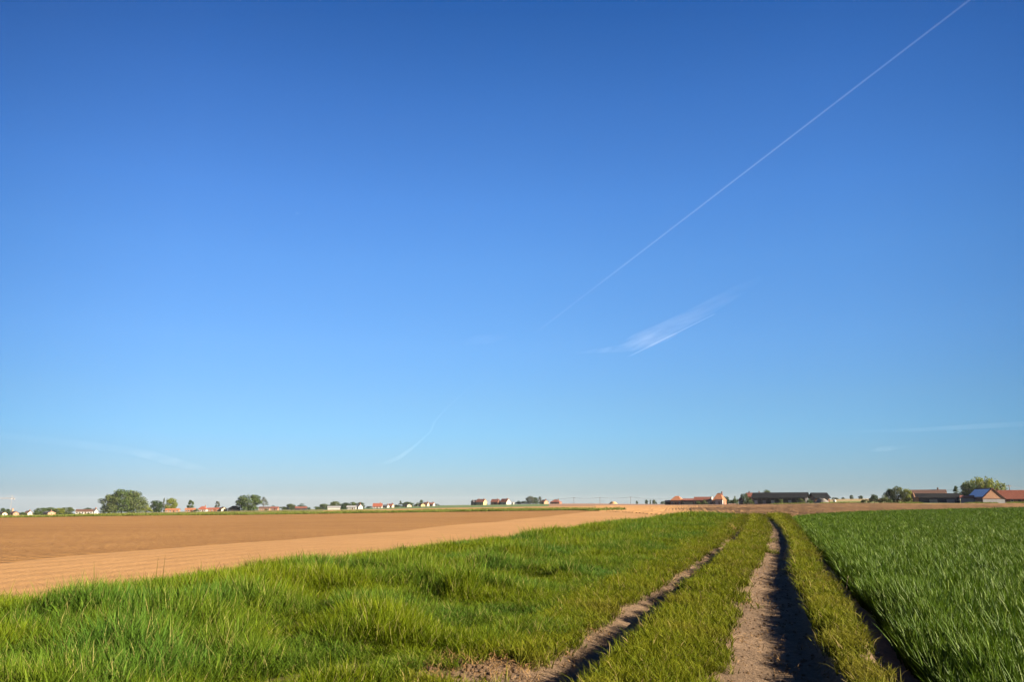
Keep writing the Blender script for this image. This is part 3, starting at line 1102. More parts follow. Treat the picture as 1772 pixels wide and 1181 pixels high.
T('round_tree', 'dark round tree left of the slim grey spire tree', 262, 284, 866, 700, 'round', 'leaf_dark', group=GL)
T('spire_tree', 'slim grey spire tree between a dark tree and a yellow green tree', 281, 288, 862, 720, 'conifer', 'leaf_grey', group=GL)
T('round_tree', 'bright yellow green tree above the long orange brick shed', 285, 307, 863, 705, 'round', 'leaf_yellow', group=GL)
T('column_tree', 'lone green columnar tree standing right of the orange brick shed', 325, 337.5, 866, 690, 'column', 'leaf_mid', group=GL)
T('column_tree', 'narrow grey poplar behind the white gable on the left', 372.5, 381.5, 867.5, 720, 'column', 'leaf_grey', group=GL)
T('garden_bush', 'small dark bush right of the narrow grey poplar', 380, 390, 877, 710, 'bush', 'leaf_dark', 'bush', GL)
T('broad_tree', 'big dark round tree right of the black roofed barn', 410, 452, 856, 690, 'round', 'leaf_mid', group=GL)
T('thin_tree', 'thin leaved pale tree leaning on the right of the big dark tree', 446, 467, 860, 695, 'sparse', 'leaf_grey', group=GL)
T('garden_bush', 'dark low bush right of the thin leaved pale tree', 466, 482, 875, 760, 'bush', 'leaf_dark', 'bush', GL)
T('hedgerow_tree', 'first green bushy tree of the hedgerow right of the low red roofs', 478, 500, 875, 800, 'bush', 'leaf_olive', group=GL)
T('hedgerow_tree', 'taller olive tree of the hedgerow, left of its dark tree', 496, 514, 872, 800, 'round', 'leaf_olive', group=GL)
T('hedgerow_tree', 'darkest tree of the hedgerow above a dark low roof', 510, 537, 872, 790, 'bush', 'leaf_dark', group=GL)
T('hedgerow_tree', 'low green tree of the hedgerow left of the white shed', 540, 558, 875, 800, 'bush', 'leaf_mid', group=GL)
T('hedgerow_tree', 'round green tree just left above the long white shed', 553, 573, 872, 820, 'round', 'leaf_mid', group=GL)
T('hedgerow_tree', 'tallest olive tree behind the long white shed', 570, 592, 868.5, 830, 'round', 'leaf_olive', group=GL)
T('hedgerow_tree', 'dark tree between the long white shed and the white house', 588, 606, 870, 830, 'round', 'leaf_dark', group=GL)
T('hedgerow_tree', 'green tree rising left above the white gabled house', 602, 618, 869, 830, 'round', 'leaf_mid', group=GL)
T('hedgerow_tree', 'dark tree at the right end of the row behind the white gabled house', 616, 632, 870, 830, 'round', 'leaf_dark', group=GL)
T('garden_bush', 'dark bush left of the white house with the bright red roof', 634, 647, 875, 800, 'bush', 'leaf_dark', 'bush', GL)
T('garden_bush', 'dark bush between the grey cottage and the tall pointed tree', 679, 691, 873, 860, 'bush', 'leaf_dark', 'bush', GL)
T('spire_tree', 'dark pointed tree left of the cream gabled cottage', 688, 698, 867, 880, 'conifer', 'leaf_dark', group=GL)
T('round_tree', 'round green tree behind the cream gabled cottage', 694, 716, 869, 890, 'round', 'leaf_mid', group=GL)
T('spire_tree', 'pointed green tree above the small yellow cottage', 722, 737, 865.5, 900, 'conifer', 'leaf_mid', group=GL)
T('garden_bush', 'olive bush at the left of the small yellow cottage', 716, 728, 870, 880, 'bush', 'leaf_olive', 'bush', GL)
T('garden_bush', 'dark bush at the right end of the pink roofed houses', 751, 761, 871, 900, 'bush', 'leaf_dark', 'bush', GL)
T('garden_bush', 'small bush in front of the left half of the long white building', 136, 143, 888.5, 645, 'bush', 'leaf_dark', 'bush', GL)
T('garden_bush', 'small bush in front of the right half of the long white building', 149, 157, 888.8, 645, 'bush', 'leaf_mid', 'bush', GL)
T('garden_bush', 'low hedge bush right of the house with the pink brick gable', 97, 116, 888, 680, 'bush', 'leaf_mid', 'bush', GL)
T('garden_bush', 'low dark hedge bush at the left end of the long white building', 114, 131, 888.5, 675, 'bush', 'leaf_dark', 'bush', GL)
T('garden_bush', 'small green bush between the columnar tree cottage and the red hipped roof', 336, 345, 880.5, 665, 'bush', 'leaf_mid', 'bush', GL)
T('garden_bush', 'low olive bush in front of the low brown red roofed cottage', 456, 466, 881, 655, 'bush', 'leaf_olive', 'bush', GL)
T('garden_bush', 'dark low bush just right of the long white shed', 588, 601, 876.5, 680, 'bush', 'leaf_dark', 'bush', GL)
GC = 'trees on the middle of the skyline'
T('garden_bush', 'long low dark bush right of the white gabled terrace', 889, 904, 867, 1010, 'bush', 'leaf_dark', 'bush', GC)
T('garden_bush', 'dark bush at the left foot of the tallest tree on the middle skyline', 901, 915, 865.5, 1010, 'bush', 'leaf_dark', 'bush', GC)
T('round_tree', 'tallest grey green tree on the middle skyline', 910, 924, 858.5, 1000, 'round', 'leaf_grey', group=GC)
T('round_tree', 'dark tree on the middle skyline between two greyish trees', 920, 933, 861.5, 1010, 'round', 'leaf_dark', group=GC)
T('round_tree', 'slender grey green tree left of the orange brick house', 930, 938, 860, 990, 'column', 'leaf_grey', group=GC)
GP = 'small lone trees on the horizon left of the red farm'
T('small_tree', 'tiny dark tree standing alone on the horizon, first from the poles', 1100, 1104, 867, 1100, 'round', 'leaf_dark', group=GP)
T('small_tree', 'broad small dark tree on the horizon, second from the poles', 1115.5, 1121, 865.5, 1050, 'round', 'leaf_dark', group=GP)
T('small_tree', 'narrow small tree on the horizon, third from the poles', 1123.5, 1127, 865.5, 1050, 'column', 'leaf_dark', group=GP)
T('small_tree', 'tallest of the small lone trees on the horizon left of the red farm', 1128, 1134, 865, 1040, 'round', 'leaf_mid', group=GP)
T('garden_bush', 'low bush just right of the tallest small horizon tree', 1133, 1137, 867.5, 1020, 'bush', 'leaf_dark', 'bush', GP)
T('garden_bush', 'dark bush left of the red farm lean-to', 1143, 1153, 866, 760, 'bush', 'leaf_dark', 'bush', GP)
GF = 'trees and bushes around the two middle farms'
T('garden_bush', 'olive bush in front of the long red stable, left one', 1202, 1214, 866, 520, 'bush', 'leaf_olive', 'bush', GF)
T('garden_bush', 'olive bush in front of the long red stable, right one', 1213, 1224, 864, 520, 'bush', 'leaf_olive', 'bush', GF)
T('round_tree', 'dark tree showing behind the right side of the steep red roof', 1248, 1262, 859, 560, 'round', 'leaf_dark', group=GF)
T('garden_bush', 'dark low hedge bush right of the steep red roofed house', 1258, 1271, 864, 560, 'bush', 'leaf_dark', 'bush', GF)
T('round_tree', 'green bushy tree left of the tiny brick hut', 1266, 1279, 859, 530, 'bush', 'leaf_mid', group=GF)
T('round_tree', 'dark round tree left of the dark red roofed farmhouse', 1280, 1294, 854, 540, 'round', 'leaf_dark', group=GF)
T('round_tree', 'round tree rising behind the left end of the long black barn', 1316, 1333, 847.5, 580, 'round', 'leaf_mid', group=GF)
T('garden_bush', 'green bush in front of the left end of the long black barn', 1290, 1304, 862, 455, 'bush', 'leaf_mid', 'bush', GF)
T('garden_bush', 'tall weedy bush in front of the middle of the long black barn', 1345, 1357, 861, 455, 'bush', 'leaf_olive', 'bush', GF)
T('garden_bush', 'olive bush in front of the right end of the long black barn', 1378, 1392, 861, 455, 'bush', 'leaf_olive', 'bush', GF)
T('garden_bush', 'green bush between the long black barn and the grey mound', 1395, 1407, 863, 455, 'bush', 'leaf_mid', 'bush', GF)
GH = 'small trees on the horizon between the two right farms'
T('small_tree', 'low dark tree on the horizon right of the second black barn', 1437, 1450, 860, 1000, 'bush', 'leaf_dark', group=GH)
T('small_tree', 'tiny tree on the horizon between the pale tank and the round one', 1455, 1462, 860.5, 1100, 'bush', 'leaf_dark', group=GH)
T('small_tree', 'round tree on the horizon, left of a pair between the farms', 1470, 1477, 857.5, 1050, 'round', 'leaf_dark', group=GH)
T('small_tree', 'round tree on the horizon, right of a pair between the farms', 1485, 1493, 858, 1050, 'round', 'leaf_dark', group=GH)
GR = 'trees and bushes beside the right hand farm'
T('tall_bush', 'dark upright bush at the left end of the right hand farm trees', 1503, 1520, 852.5, 400, 'bush', 'leaf_dark', 'bush', GR)
T('garden_bush', 'olive low bush between the dark upright bush and the round trees', 1518, 1541, 857, 395, 'bush', 'leaf_olive', 'bush', GR)
T('round_tree', 'dark left tree of the pair of round trees by the right hand farm', 1529, 1548, 845.5, 405, 'round', 'leaf_dark', group=GR)
T('round_tree', 'taller grey olive tree of the pair of round trees by the right hand farm', 1540, 1562, 841, 400, 'round', 'leaf_olive', group=GR)
T('round_tree', 'yellow green tree touching the left gable of the blue grey barn', 1558, 1577, 847, 395, 'round', 'leaf_yellow', group=GR)
T('garden_bush', 'small green bush left of the dark upright bush by the field', 1490, 1505, 862, 405, 'bush', 'leaf_olive', 'bush', GR)
T('conifer', 'dark spiky conifer between the blue grey barn and the willow', 1643, 1663, 841, 400, 'conifer', 'leaf_dark', group=GR)
T('round_tree', 'very dark tree at the left side of the weeping willow', 1660, 1690, 836, 425, 'round', 'leaf_dark', group=GR)
T('weeping_willow', 'large yellow green weeping willow behind the pink brick gable', 1670, 1728, 824.5, 430, 'willow', 'leaf_yellow', group=GR)


# ----------------------------------------------------------------- buildings
def house(name, label, px0, px1, ytop, yeave, Y, roof, wall, phi=0.0, D=8.0, kind='gable', wins=3, chim=1, door=True, cat='house', group=None, gwins=1, over=0.3):
    pc = (px0 + px1) / 2
    c = at(pc, yeave, Y)
    z0 = tz(c.x, Y)
    he = max(1.8, c.z - z0)
    hr = max(1.2, at(pc, ytop, Y).z - z0 - he)
    W = at(px1, yeave, Y).x - at(px0, yeave, Y).x
    W *= math.cos(math.atan(c.x / Y))                   # seen obliquely
    ph = math.radians(phi)
    if phi >= 60:
        L, Dp = D, W
    else:
        D = min(D, 0.6 * W / max(math.sin(abs(ph)), 0.01))
        L, Dp = (W - D * math.sin(abs(ph))) / math.cos(ph), D
    al = math.atan(c.x / Y)
    g = -al - ph
    e = empty(name, (c.x, Y, z0 - 0.1), g)
    he += 0.1
    hx, hy = L / 2, Dp / 2
    wb = MB()
    if kind == 'hip':
        wb.box(-hx, hx, -hy, hy, -0.6, he)
    else:
        p = [(-hx, -hy, -0.6), (hx, -hy, -0.6), (hx, hy, -0.6), (-hx, hy, -0.6), (-hx, -hy, he), (hx, -hy, he), (hx, hy, he), (-hx, hy, he), (-hx, 0, he + hr - 0.03), (hx, 0, he + hr - 0.03)]
        wb.poly(p, [(0, 1, 5, 4), (2, 3, 7, 6), (1, 2, 6, 9, 5), (3, 0, 4, 8, 7), (0, 3, 2, 1)])
    wb.build('wall', M[wall], e)
    rb = MB()
    t = 0.22
    ox, oy = over, over
    if kind == 'hip':
        ins = min(hy, hx * 0.7)
        a = [(-hx - ox, -hy - oy, he + 0.02), (hx + ox, -hy - oy, he + 0.02), (hx + ox, hy + oy, he + 0.02), (-hx - ox, hy + oy, he + 0.02)]
        b_ = [(q[0], q[1], he + t) for q in a]
        rg = [(-hx + ins, 0, he + hr + t), (hx - ins, 0, he + hr + t)]
        rb.poly(a + b_ + rg, [(3, 2, 1, 0), (0, 1, 5, 4), (1, 2, 6, 5), (2, 3, 7, 6), (3, 0, 4, 7), (4, 5, 9, 8), (6, 7, 8, 9), (5, 6, 9), (7, 4, 8)])
    else:
        sl = hr / hy
        for sg in (-1, 1):
            ye, ze = sg * (hy + oy), he - sl * oy
            a = [(-hx - ox, ye, ze), (hx + ox, ye, ze), (hx + ox, sg * 0.002, he + hr), (-hx - ox, sg * 0.002, he + hr)]
            b_ = [(q[0], q[1], q[2] + t) for q in a]
            fc = [(0, 1, 2, 3), (7, 6, 5, 4), (0, 4, 5, 1), (1, 5, 6, 2), (2, 6, 7, 3), (3, 7, 4, 0)]
            rb.poly(a + b_, fc if sg > 0 else [q[::-1] for q in fc])
    ro = rb.build('roof', M[roof], e)
    for i in range(chim):
        cx_ = (-0.32 + 0.64 * i if chim > 1 else 0.28) * L
        mb = MB().box(cx_ - 0.35, cx_ + 0.35, -0.35, 0.35, he + hr * 0.7, he + hr + 1.1)
        mb.box(cx_ - 0.42, cx_ + 0.42, -0.42, 0.42, he + hr + 1.1, he + hr + 1.25)
        mb.build('chimney', M['brick'], ro)
    ww, wh = 1.0, min(1.3, he * 0.5)
    zc = he * 0.55
    slots = wins + (1 if door else 0)
    for i in range(slots):
        x = -hx + L * (i + 0.5) / max(slots, 1)
        if door and i == slots // 2:
            MB().box(x - 0.55, x + 0.55, -hy - 0.05, -hy + 0.05, 0.0, min(2.1, he * 0.85)).build('door', M['door'], e)
            continue
        fb = MB()
        y0, y1 = -hy - 0.06, -hy + 0.04
        for q in ((x - ww / 2 - .1, x - ww / 2, zc - wh / 2, zc + wh / 2), (x + ww / 2, x + ww / 2 + .1, zc - wh / 2, zc + wh / 2), (x - ww / 2 - .1, x + ww / 2 + .1, zc + wh / 2, zc + wh / 2 + .1), (x - ww / 2 - .1, x + ww / 2 + .1, zc - wh / 2 - .1, zc - wh / 2)):
            fb.box(q[0], q[1], y0, y1, q[2], q[3])
        fo = fb.build('window', M['frame'], e)
        MB().box(x - ww / 2, x + ww / 2, -hy - 0.03, -hy + 0.03, zc - wh / 2, zc + wh / 2).build('pane', M['glass'], fo)
    for i in range(gwins):
        y = -hy + Dp * (i + 0.5) / gwins
        fb = MB()
        for q in ((y - .6, y - .5, zc - wh / 2, zc + wh / 2), (y + .5, y + .6, zc - wh / 2, zc + wh / 2), (y - .6, y + .6, zc + wh / 2, zc + wh / 2 + .1), (y - .6, y + .6, zc - wh / 2 - .1, zc - wh / 2)):
            fb.box(hx - 0.04, hx + 0.06, q[0], q[1], q[2], q[3])
        fo = fb.build('window', M['frame'], e)
        MB().box(hx - 0.03, hx + 0.03, y - .5, y + .5, zc - wh / 2, zc + wh / 2).build('pane', M['glass'], fo)
    tag(e, label, cat, group)
    return e, (hx, hy, he, hr)


GV = 'houses of the far left village'
Hs = house
Hs('cottage', 'cream gabled cottage at the very left edge of the photo', 1, 10, 887, 891.5, 690, 'rf_brown', 'cream', 75, 9, group=GV, chim=0)
e, dm = Hs('brick_house', 'orange brick house with one tall chimney near the left edge', 19, 30, 886, 890, 690, 'rf_brown', 'brickp', 70, 8, group=GV, chim=0)
MB().box(-dm[0] - 0.9, -dm[0] + 0.1, -0.6, 0.6, 0, dm[2] + dm[3] + 2.6).build('chimney', M['brickp'], e)
Hs('cottage', 'white gable under a brown roof behind hedges at far left', 41, 57, 885, 889.5, 740, 'rf_brown', 'white', 50, 7, group=GV)
Hs('farmhouse', 'grey roofed house with a pink brick gable left of the white building', 74, 96, 886.5, 891, 690, 'rf_grey', 'brickp', 50, 8, group=GV)
Hs('long_building', 'long low white building with a brown roof left of the great clump', 131, 162, 882.5, 886, 655, 'rf_brown', 'white', 5, 9, group=GV, wins=5, chim=0, cat='building')
Hs('cottage', 'small white house with a pale gable right of the long white building', 158, 170, 881.5, 886, 660, 'rf_grey', 'white', 35, 6, group=GV)
Hs('brick_shed', 'long low orange brick shed below the yellow green tree', 286, 312, 881, 883.5, 670, 'rf_orange', 'brickp', 8, 8, group=GV, wins=3, chim=0, cat='shed')
Hs('cottage', 'low orange red roofed cottage below the lone columnar tree', 320, 339, 882, 884.2, 670, 'rf_orange', 'brick', 5, 8, group=GV, chim=0)
Hs('village_house', 'white house with a bright red hipped roof right of the columnar tree', 342, 360, 877.5, 883, 680, 'rf_red', 'white', 10, 10, 'hip', group=GV)
Hs('cottage', 'low red roofed cottage left of the white gable by the poplar', 359, 381, 881.5, 884, 690, 'rf_red', 'brick', 5, 8, group=GV, chim=0)
Hs('village_house', 'white gabled house below the narrow grey poplar', 378, 390, 879, 883, 690, 'rf_brown', 'cream', 60, 8, group=GV, chim=0)
Hs('barn', 'black roofed barn left of the big dark round tree', 394, 416, 876.5, 882, 690, 'rf_dark', 'darkwall', 10, 12, 'hip', group=GV, wins=0, chim=0, cat='barn')
Hs('cottage', 'low brown red roofed cottage under the thin leaved pale tree', 448, 468, 879.5, 882, 670, 'rf_brown', 'brickp', 5, 8, group=GV, chim=0)
Hs('cottage', 'low dark red roofed cottage right of the thin leaved pale tree', 467, 483, 879.5, 881.8, 680, 'rf_darkred', 'brick', 10, 8, group=GV, chim=0)
Hs('barn', 'low dark roofed barn in front of the darkest hedgerow tree', 511, 531, 878, 881, 720, 'rf_darkred', 'darkwall', 0, 9, group=GV, wins=0, chim=0, cat='barn')
Hs('long_shed', 'long low white shed in front of the hedgerow', 567, 589, 878.6, 880, 690, 'greywall', 'white', 0, 8, group=GV, wins=0, chim=0, cat='shed', door=False)
Hs('cottage', 'low white cottage at the left of the white gabled house', 600, 617, 878.3, 880, 690, 'greywall', 'white', 5, 7, group=GV, chim=0)
Hs('village_house', 'white gabled house with a pale chimney before the dark tree row', 613, 628, 873.5, 878, 700, 'rf_grey', 'white', 35, 7, group=GV)
Hs('village_house', 'white house with a bright red steep roof standing alone', 645, 662, 872, 878, 740, 'rf_red', 'white', 5, 9, group=GV, wins=2)
Hs('cottage', 'grey cottage just right of the bright red steep roof', 662, 674, 874.5, 878.5, 820, 'rf_grey', 'white', 20, 7, group=GV)
Hs('cottage', 'small pink roofed cottage left of the dark pointed tree', 671, 682, 872.8, 877, 840, 'rf_darkred', 'cream', 20, 7, group=GV)
Hs('cottage', 'cream gabled cottage in front of the round green tree', 702, 710, 873.5, 876.5, 820, 'rf_grey', 'cream', 70, 8, group=GV, chim=0)
Hs('cottage', 'small yellow cottage below the pointed green tree', 726, 734, 872, 874.5, 850, 'rf_brown', 'yellow', 70, 8, group=GV, chim=0)
Hs('village_house', 'brown roofed cream house right of the small yellow cottage', 732, 743, 870, 873.5, 870, 'rf_brown', 'cream', 20, 7, group=GV)
Hs('village_house', 'pink roofed white house at the right end of the left village', 741, 753, 870.8, 873.5, 880, 'rf_darkred', 'white', 20, 7, group=GV)
GK = 'terraced houses on the middle of the skyline'
Hs('village_house', 'dark left house of the terrace with a yellow gable', 815, 827, 866, 869.5, 985, 'rf_grey', 'darkwall', -20, 9, group=GK, gwins=0, chim=0)
Hs('village_house', 'red roofed house with a yellow right gable on the middle skyline', 823, 843, 864.8, 869.5, 980, 'rf_darkred', 'yellow', 32, 9, group=GK, chim=2)
Hs('village_house', 'dark red roofed house left of the white gabled house on the middle skyline', 849, 866, 864.8, 869.5, 980, 'rf_darkred', 'brick', 25, 8, group=GK, chim=1)
Hs('village_house', 'red roofed house with a bright white right gable on the middle skyline', 865, 884, 864, 869.5, 975, 'rf_red', 'white', 38, 9, group=GK, chim=1)
Hs('garden_shed', 'tiny white shed right of the bright white gable', 885.5, 890, 870, 871.5, 960, 'greywall', 'white', 20, 4, group=GK, chim=0, wins=1, door=False, cat='shed')
Hs('brick_house', 'orange brick house with a brown roof right of the middle skyline trees', 935, 949, 866, 869.5, 950, 'rf_brown', 'brickp', 35, 9, group=GK)
Hs('brick_house', 'brown house with a dark red hipped roof, last before the power poles', 952, 972, 865.5, 870, 940, 'rf_darkred', 'brick', 15, 11, 'hip', group=GK)

GA = 'buildings of the red roofed farm left of the track end'
Hs('lean_to_shed', 'low dark lean-to shed at the left end of the red farm', 1151, 1170, 867.5, 869.5, 585, 'rf_grey', 'darkwall', 0, 7, group=GA, wins=0, chim=0, gwins=0, cat='shed', door=False)
Hs('barn', 'brick barn with a bright orange hipped roof at the red farm', 1160, 1184, 859.5, 867.2, 580, 'rf_orange', 'brickp', 12, 11, 'hip', group=GA, wins=2, chim=0, cat='barn')
Hs('cart_shed', 'low open dark shed with a red roof in the middle of the red farm', 1182, 1203, 864, 866.8, 575, 'rf_darkred', 'darkwall', 0, 8, group=GA, wins=0, chim=0, gwins=0, cat='shed', door=False)
e, dm = Hs('stable', 'long low stable with a dark red roof and white right gable', 1200, 1234, 861, 866.5, 560, 'rf_darkred', 'brickp', 12, 9, group=GA, wins=4, chim=0, gwins=0, cat='stable')
hx, hy, he, hr = dm
MB().poly([(hx + .01, -hy, 0), (hx + .01, hy, 0), (hx + .01, hy, he + .25), (hx + .01, 0, he + hr + .5), (hx + .01, -hy, he + .25), (hx + .45, -hy, 0), (hx + .45, hy, 0), (hx + .45, hy, he + .25), (hx + .45, 0, he + hr + .5), (hx + .45, -hy, he + .25)], [(4, 3, 2, 1, 0), (5, 6, 7, 8, 9), (0, 1, 6, 5), (1, 2, 7, 6), (2, 3, 8, 7), (3, 4, 9, 8), (4, 0, 5, 9)]).build('gable_wall', M['white'], e)
e, dm = Hs('farmhouse', 'tall farmhouse with a steep orange red roof and white front annex', 1233, 1257, 854.5, 867.2, 550, 'rf_orange', 'brick', 12, 12, 'hip', group=GA, wins=2, chim=1)
hx, hy, he, hr = dm
MB().box(hx - 4.6, hx + .2, -hy - 2.2, -hy - 0.01, -0.4, he + 0.6).build('annex', M['white'], e)
MB().box(hx - 4.9, hx + .5, -hy - 2.5, -hy + 0.3, he + 0.6, he + 0.85).build('annex_roof', M['rf_red'], e)
MB().box(hx - 2.6, hx - 1.6, -hy - 2.25, -hy - 2.15, 0, 2.1).build('annex_door', M['door'], e)
Hs('brick_hut', 'tiny orange brick hut with a dark roof between two trees', 1278, 1286, 863.5, 866.5, 500, 'rf_darkred', 'brickp', 40, 4, group=GA, wins=1, chim=0, door=False, cat='hut')
GB = 'buildings of the black barn farm'
Hs('farmhouse', 'farmhouse with a dark red roof behind the left end of the black barn', 1291, 1320, 853.8, 860.5, 560, 'rf_darkred', 'brick', 5, 9, group=GB, chim=2)
# long black open barn
def open_barn(name, label, px0, px1, ytop, yeave, Y, phi, D, roof, back, nposts, group):
    e, (hx, hy, he, hr) = Hs(name, label, px0, px1, ytop, yeave, Y, roof, back, phi, D, group=group, wins=0, chim=0, gwins=0, door=False, cat='barn', over=1.2)
    for i in range(nposts):
        x = -hx + 0.3 + (2 * hx - 0.6) * i / (nposts - 1)
        MB().box(x - 0.15, x + 0.15, -hy - 1.0, -hy - 0.7, -0.5, he - 0.25).build('post', M['wood'], e)
        if i % 2 == 0 and i < nposts - 1:
            MB().box(x + 0.4, x + 2.2, -hy - 0.12, -hy + 0.02, 0, he * 0.55).build('white_panel' if i % 4 == 0 else 'gate', M['frame'] if i % 4 == 0 else M['greywall'], e)
    return e, (hx, hy, he, hr)


open_barn('long_barn', 'very long black barn with an open post front', 1303, 1398, 853.5, 861.5, 490, 8, 14, 'rf_dark', 'darkwall', 13, GB)
Hs('barn', 'second black roofed barn with a low brick wall at the right end', 1400, 1435, 853.8, 862, 500, 'rf_dark', 'brick', -18, 12, group=GB, wins=2, chim=0, gwins=0, cat='barn', over=0.8)
# silage mound under a tarpaulin, and a heap on the horizon
def mound(name, label, px0, px1, ytop, Y, mat, cat, depth=6.0):
    pc = (px0 + px1) / 2
    c = at(pc, ytop, Y)
    z0 = tz(c.x, Y)
    w = at(px1, ytop, Y).x - at(px0, ytop, Y).x
    h = max(0.8, c.z - z0)
    n = 28
    g = np.linspace(-1, 1, n)
    A, B = np.meshgrid(g, g)
    r_ = np.sqrt(A ** 2 * 0.9 + B ** 2)
    Z = h * (1 - sstep(0.25, 1.0, r_)) * (0.85 + 0.35 * fbm(A * 3 + 5, B * 3 + 5, 81)) - 0.3
    o = link(name, mesh_np(name, np.stack([A.ravel() * w / 2, B.ravel() * depth, Z.ravel()], 1), [grid_faces(n, n)], [mat], True))
    o.location = (c.x, Y, z0)
    return tag(o, label, cat)


mound('silage_mound', 'grey tarpaulin covered mound in front of the second black barn', 1408, 1436, 863, 465, M['tarp'], 'mound')
mound('earth_heap', 'low tan heap on the horizon between the power poles', 1052, 1070, 868.6, 800, M['heap'], 'heap', 8)
# pale tank
c = at(1444, 864, 480)
z0 = tz(c.x, 480)
e = empty('water_tank', (c.x, 480, z0))
MB().tube([(0, 0, -0.2), (0, 0, 1.5), (0, 0, 1.7)], [0.85, 0.85, 0.6], 16).build('tank_body', M['frame'], e, True)
MB().tube([(0, 0, 1.7), (0, 0, 1.85)], 0.25, 10).build('lid', M['greywall'], e)
tag(e, 'small pale tank in the grass right of the second black barn', 'tank')

GRF = 'buildings of the right hand farm'
Hs('barn', 'brown tiled barn roof behind the blue grey barn', 1575, 1638, 848.8, 855, 415, 'rf_brown', 'brickp', 4, 10, group=GRF, wins=3, chim=1, cat='barn')
e, dm = Hs('barn', 'blue grey shaded barn with a low dark roof and an orange brick left end', 1580, 1660, 855.3, 862.5, 385, 'rf_dark', 'shadewall', -6, 10, group=GRF, wins=0, chim=0, gwins=0, cat='barn', door=False)
hx, hy, he, hr = dm
MB().poly([(-hx - .45, -hy, -.5), (-hx - .45, hy, -.5), (-hx - .45, hy, he + .3), (-hx - .45, 0, he + hr + .5), (-hx - .45, -hy, he + .3), (-hx - .01, -hy, -.5), (-hx - .01, hy, -.5), (-hx - .01, hy, he + .3), (-hx - .01, 0, he + hr + .5), (-hx - .01, -hy, he + .3)], [(0, 1, 2, 3, 4), (9, 8, 7, 6, 5), (5, 6, 1, 0), (6, 7, 2, 1), (7, 8, 3, 2), (8, 9, 4, 3), (9, 5, 0, 4)]).build('gable_wall', M['brickp'], e)
MB().box(-hx - .5, -hx + 1.3, -hy - .35, -hy - .01, -.4, he + 0.4).build('corner_pier', M['brickp'], e)
for i in range(4):
    x = -hx + 4 + i * (2 * hx - 8) / 3
    MB().box(x - 1.7, x + 1.7, -hy - .06, -hy + .02, 0, he * .7).build('sliding_door', M['greywall' if i % 2 else 'shadewall'], e)
# barn with a pink brick gable and blue panels on its left slope
e, dm = Hs('barn', 'barn with a pink brick gable and blue panels on its left slope', 1683, 1725, 846.5, 863.5, 370, 'rf_darkred', 'brickp', 64, 16, group=GRF, wins=0, chim=0, gwins=3, cat='barn', door=False)
hx, hy, he, hr = dm
sl = math.atan2(hr, hy)
# left slope faces local -Y after a 90 degree turn
pb = MB()
for i in range(3):
    for j in range(6):
        x0_, x1_ = -hx + 0.8 + j * (2 * hx - 1.6) / 6, -hx + 0.7 + (j + 1) * (2 * hx - 1.6) / 6
        t0, t1 = 0.12 + i * 0.26, 0.365 + i * 0.26
        y0_, y1_ = -hy * (1 - t0), -hy * (1 - t1)
        q0, q1 = he + hr * t0 + 0.30, he + hr * t1 + 0.30
        pb.poly([(x0_, y0_, q0), (x1_, y0_, q0), (x1_, y1_, q1), (x0_, y1_, q1), (x0_, y0_, q0 - .07), (x1_, y0_, q0 - .07), (x1_, y1_, q1 - .07), (x0_, y1_, q1 - .07)], [(0, 1, 2, 3), (7, 6, 5, 4), (0, 4, 5, 1), (1, 5, 6, 2), (2, 6, 7, 3), (3, 7, 4, 0)])
pb.build('solar_panel', M['rf_blue'], e)
MB().box(hx - 0.02, hx + 0.12, -hy + .3, hy - .3, he - 0.35, he - 0.05).build('lintel_band', M['door'], e)
MB().box(hx - 0.02, hx + 0.10, -hy + .1, hy - .1, -0.3, he - 0.37).build('plinth', M['greywall'], e)
Hs('side_shed', 'low grey walled shed left of the pink brick gable', 1662, 1687, 860.5, 863, 374, 'rf_darkred', 'greywall', 0, 7, group=GRF, wins=0, chim=0, gwins=0, cat='shed', door=False)
Hs('long_farmhouse', 'long farm building with a big red tiled roof at the right edge', 1706, 1822, 849.5, 864.3, 385, 'rf_red', 'brick', 0, 11, group=GRF, wins=8, chim=2, cat='farm building')

# ----------------------------------------------------------------- poles, wires, crane
def power_pole(label, px, ytop, Y, arm, lean=0.0, group=None):
    c = at(px, ytop, Y)
    z0 = tz(c.x, Y)
    h = c.z - z0
    e = empty('power_pole', (c.x, Y, z0), 0.3)
    MB().tube([(0, 0, -0.5), (lean * 0.5, 0, h * 0.5), (lean, 0, h)], [0.26, 0.22, 0.17], 8).build('pole', M['wood'], e)
    MB().box(lean - arm, lean + arm, -0.09, 0.09, h - 0.9, h - 0.66).build('crossarm', M['wood'], e)
    for k_ in (-arm * 0.9, 0.35, arm * 0.9):
        MB().tube([(lean + k_, 0, h - 0.66), (lean + k_, 0, h - 0.3)], [0.1, 0.06], 6).build('insulator', M['greywall'], e)
    tag(e, label, 'power pole', group)
    return Vector((c.x, Y, z0 + h - 0.3))


def wire(name, label, pts, r, sag):
    mb = MB()
    for k_ in (-1, 1):
        line = []
        for a, b in zip(pts[:-1], pts[1:]):
            for i in range(12):
                t = i / 12
                p = a.lerp(b, t) + Vector((0.9 * k_, 0, -sag * 4 * t * (1 - t)))
                line.append(p)
        line.append(pts[-1] + Vector((0.9 * k_, 0, 0)))
        mb.tube(line, r, 5)
    return tag(mb.build(name, M['steel']), label, 'power cable')


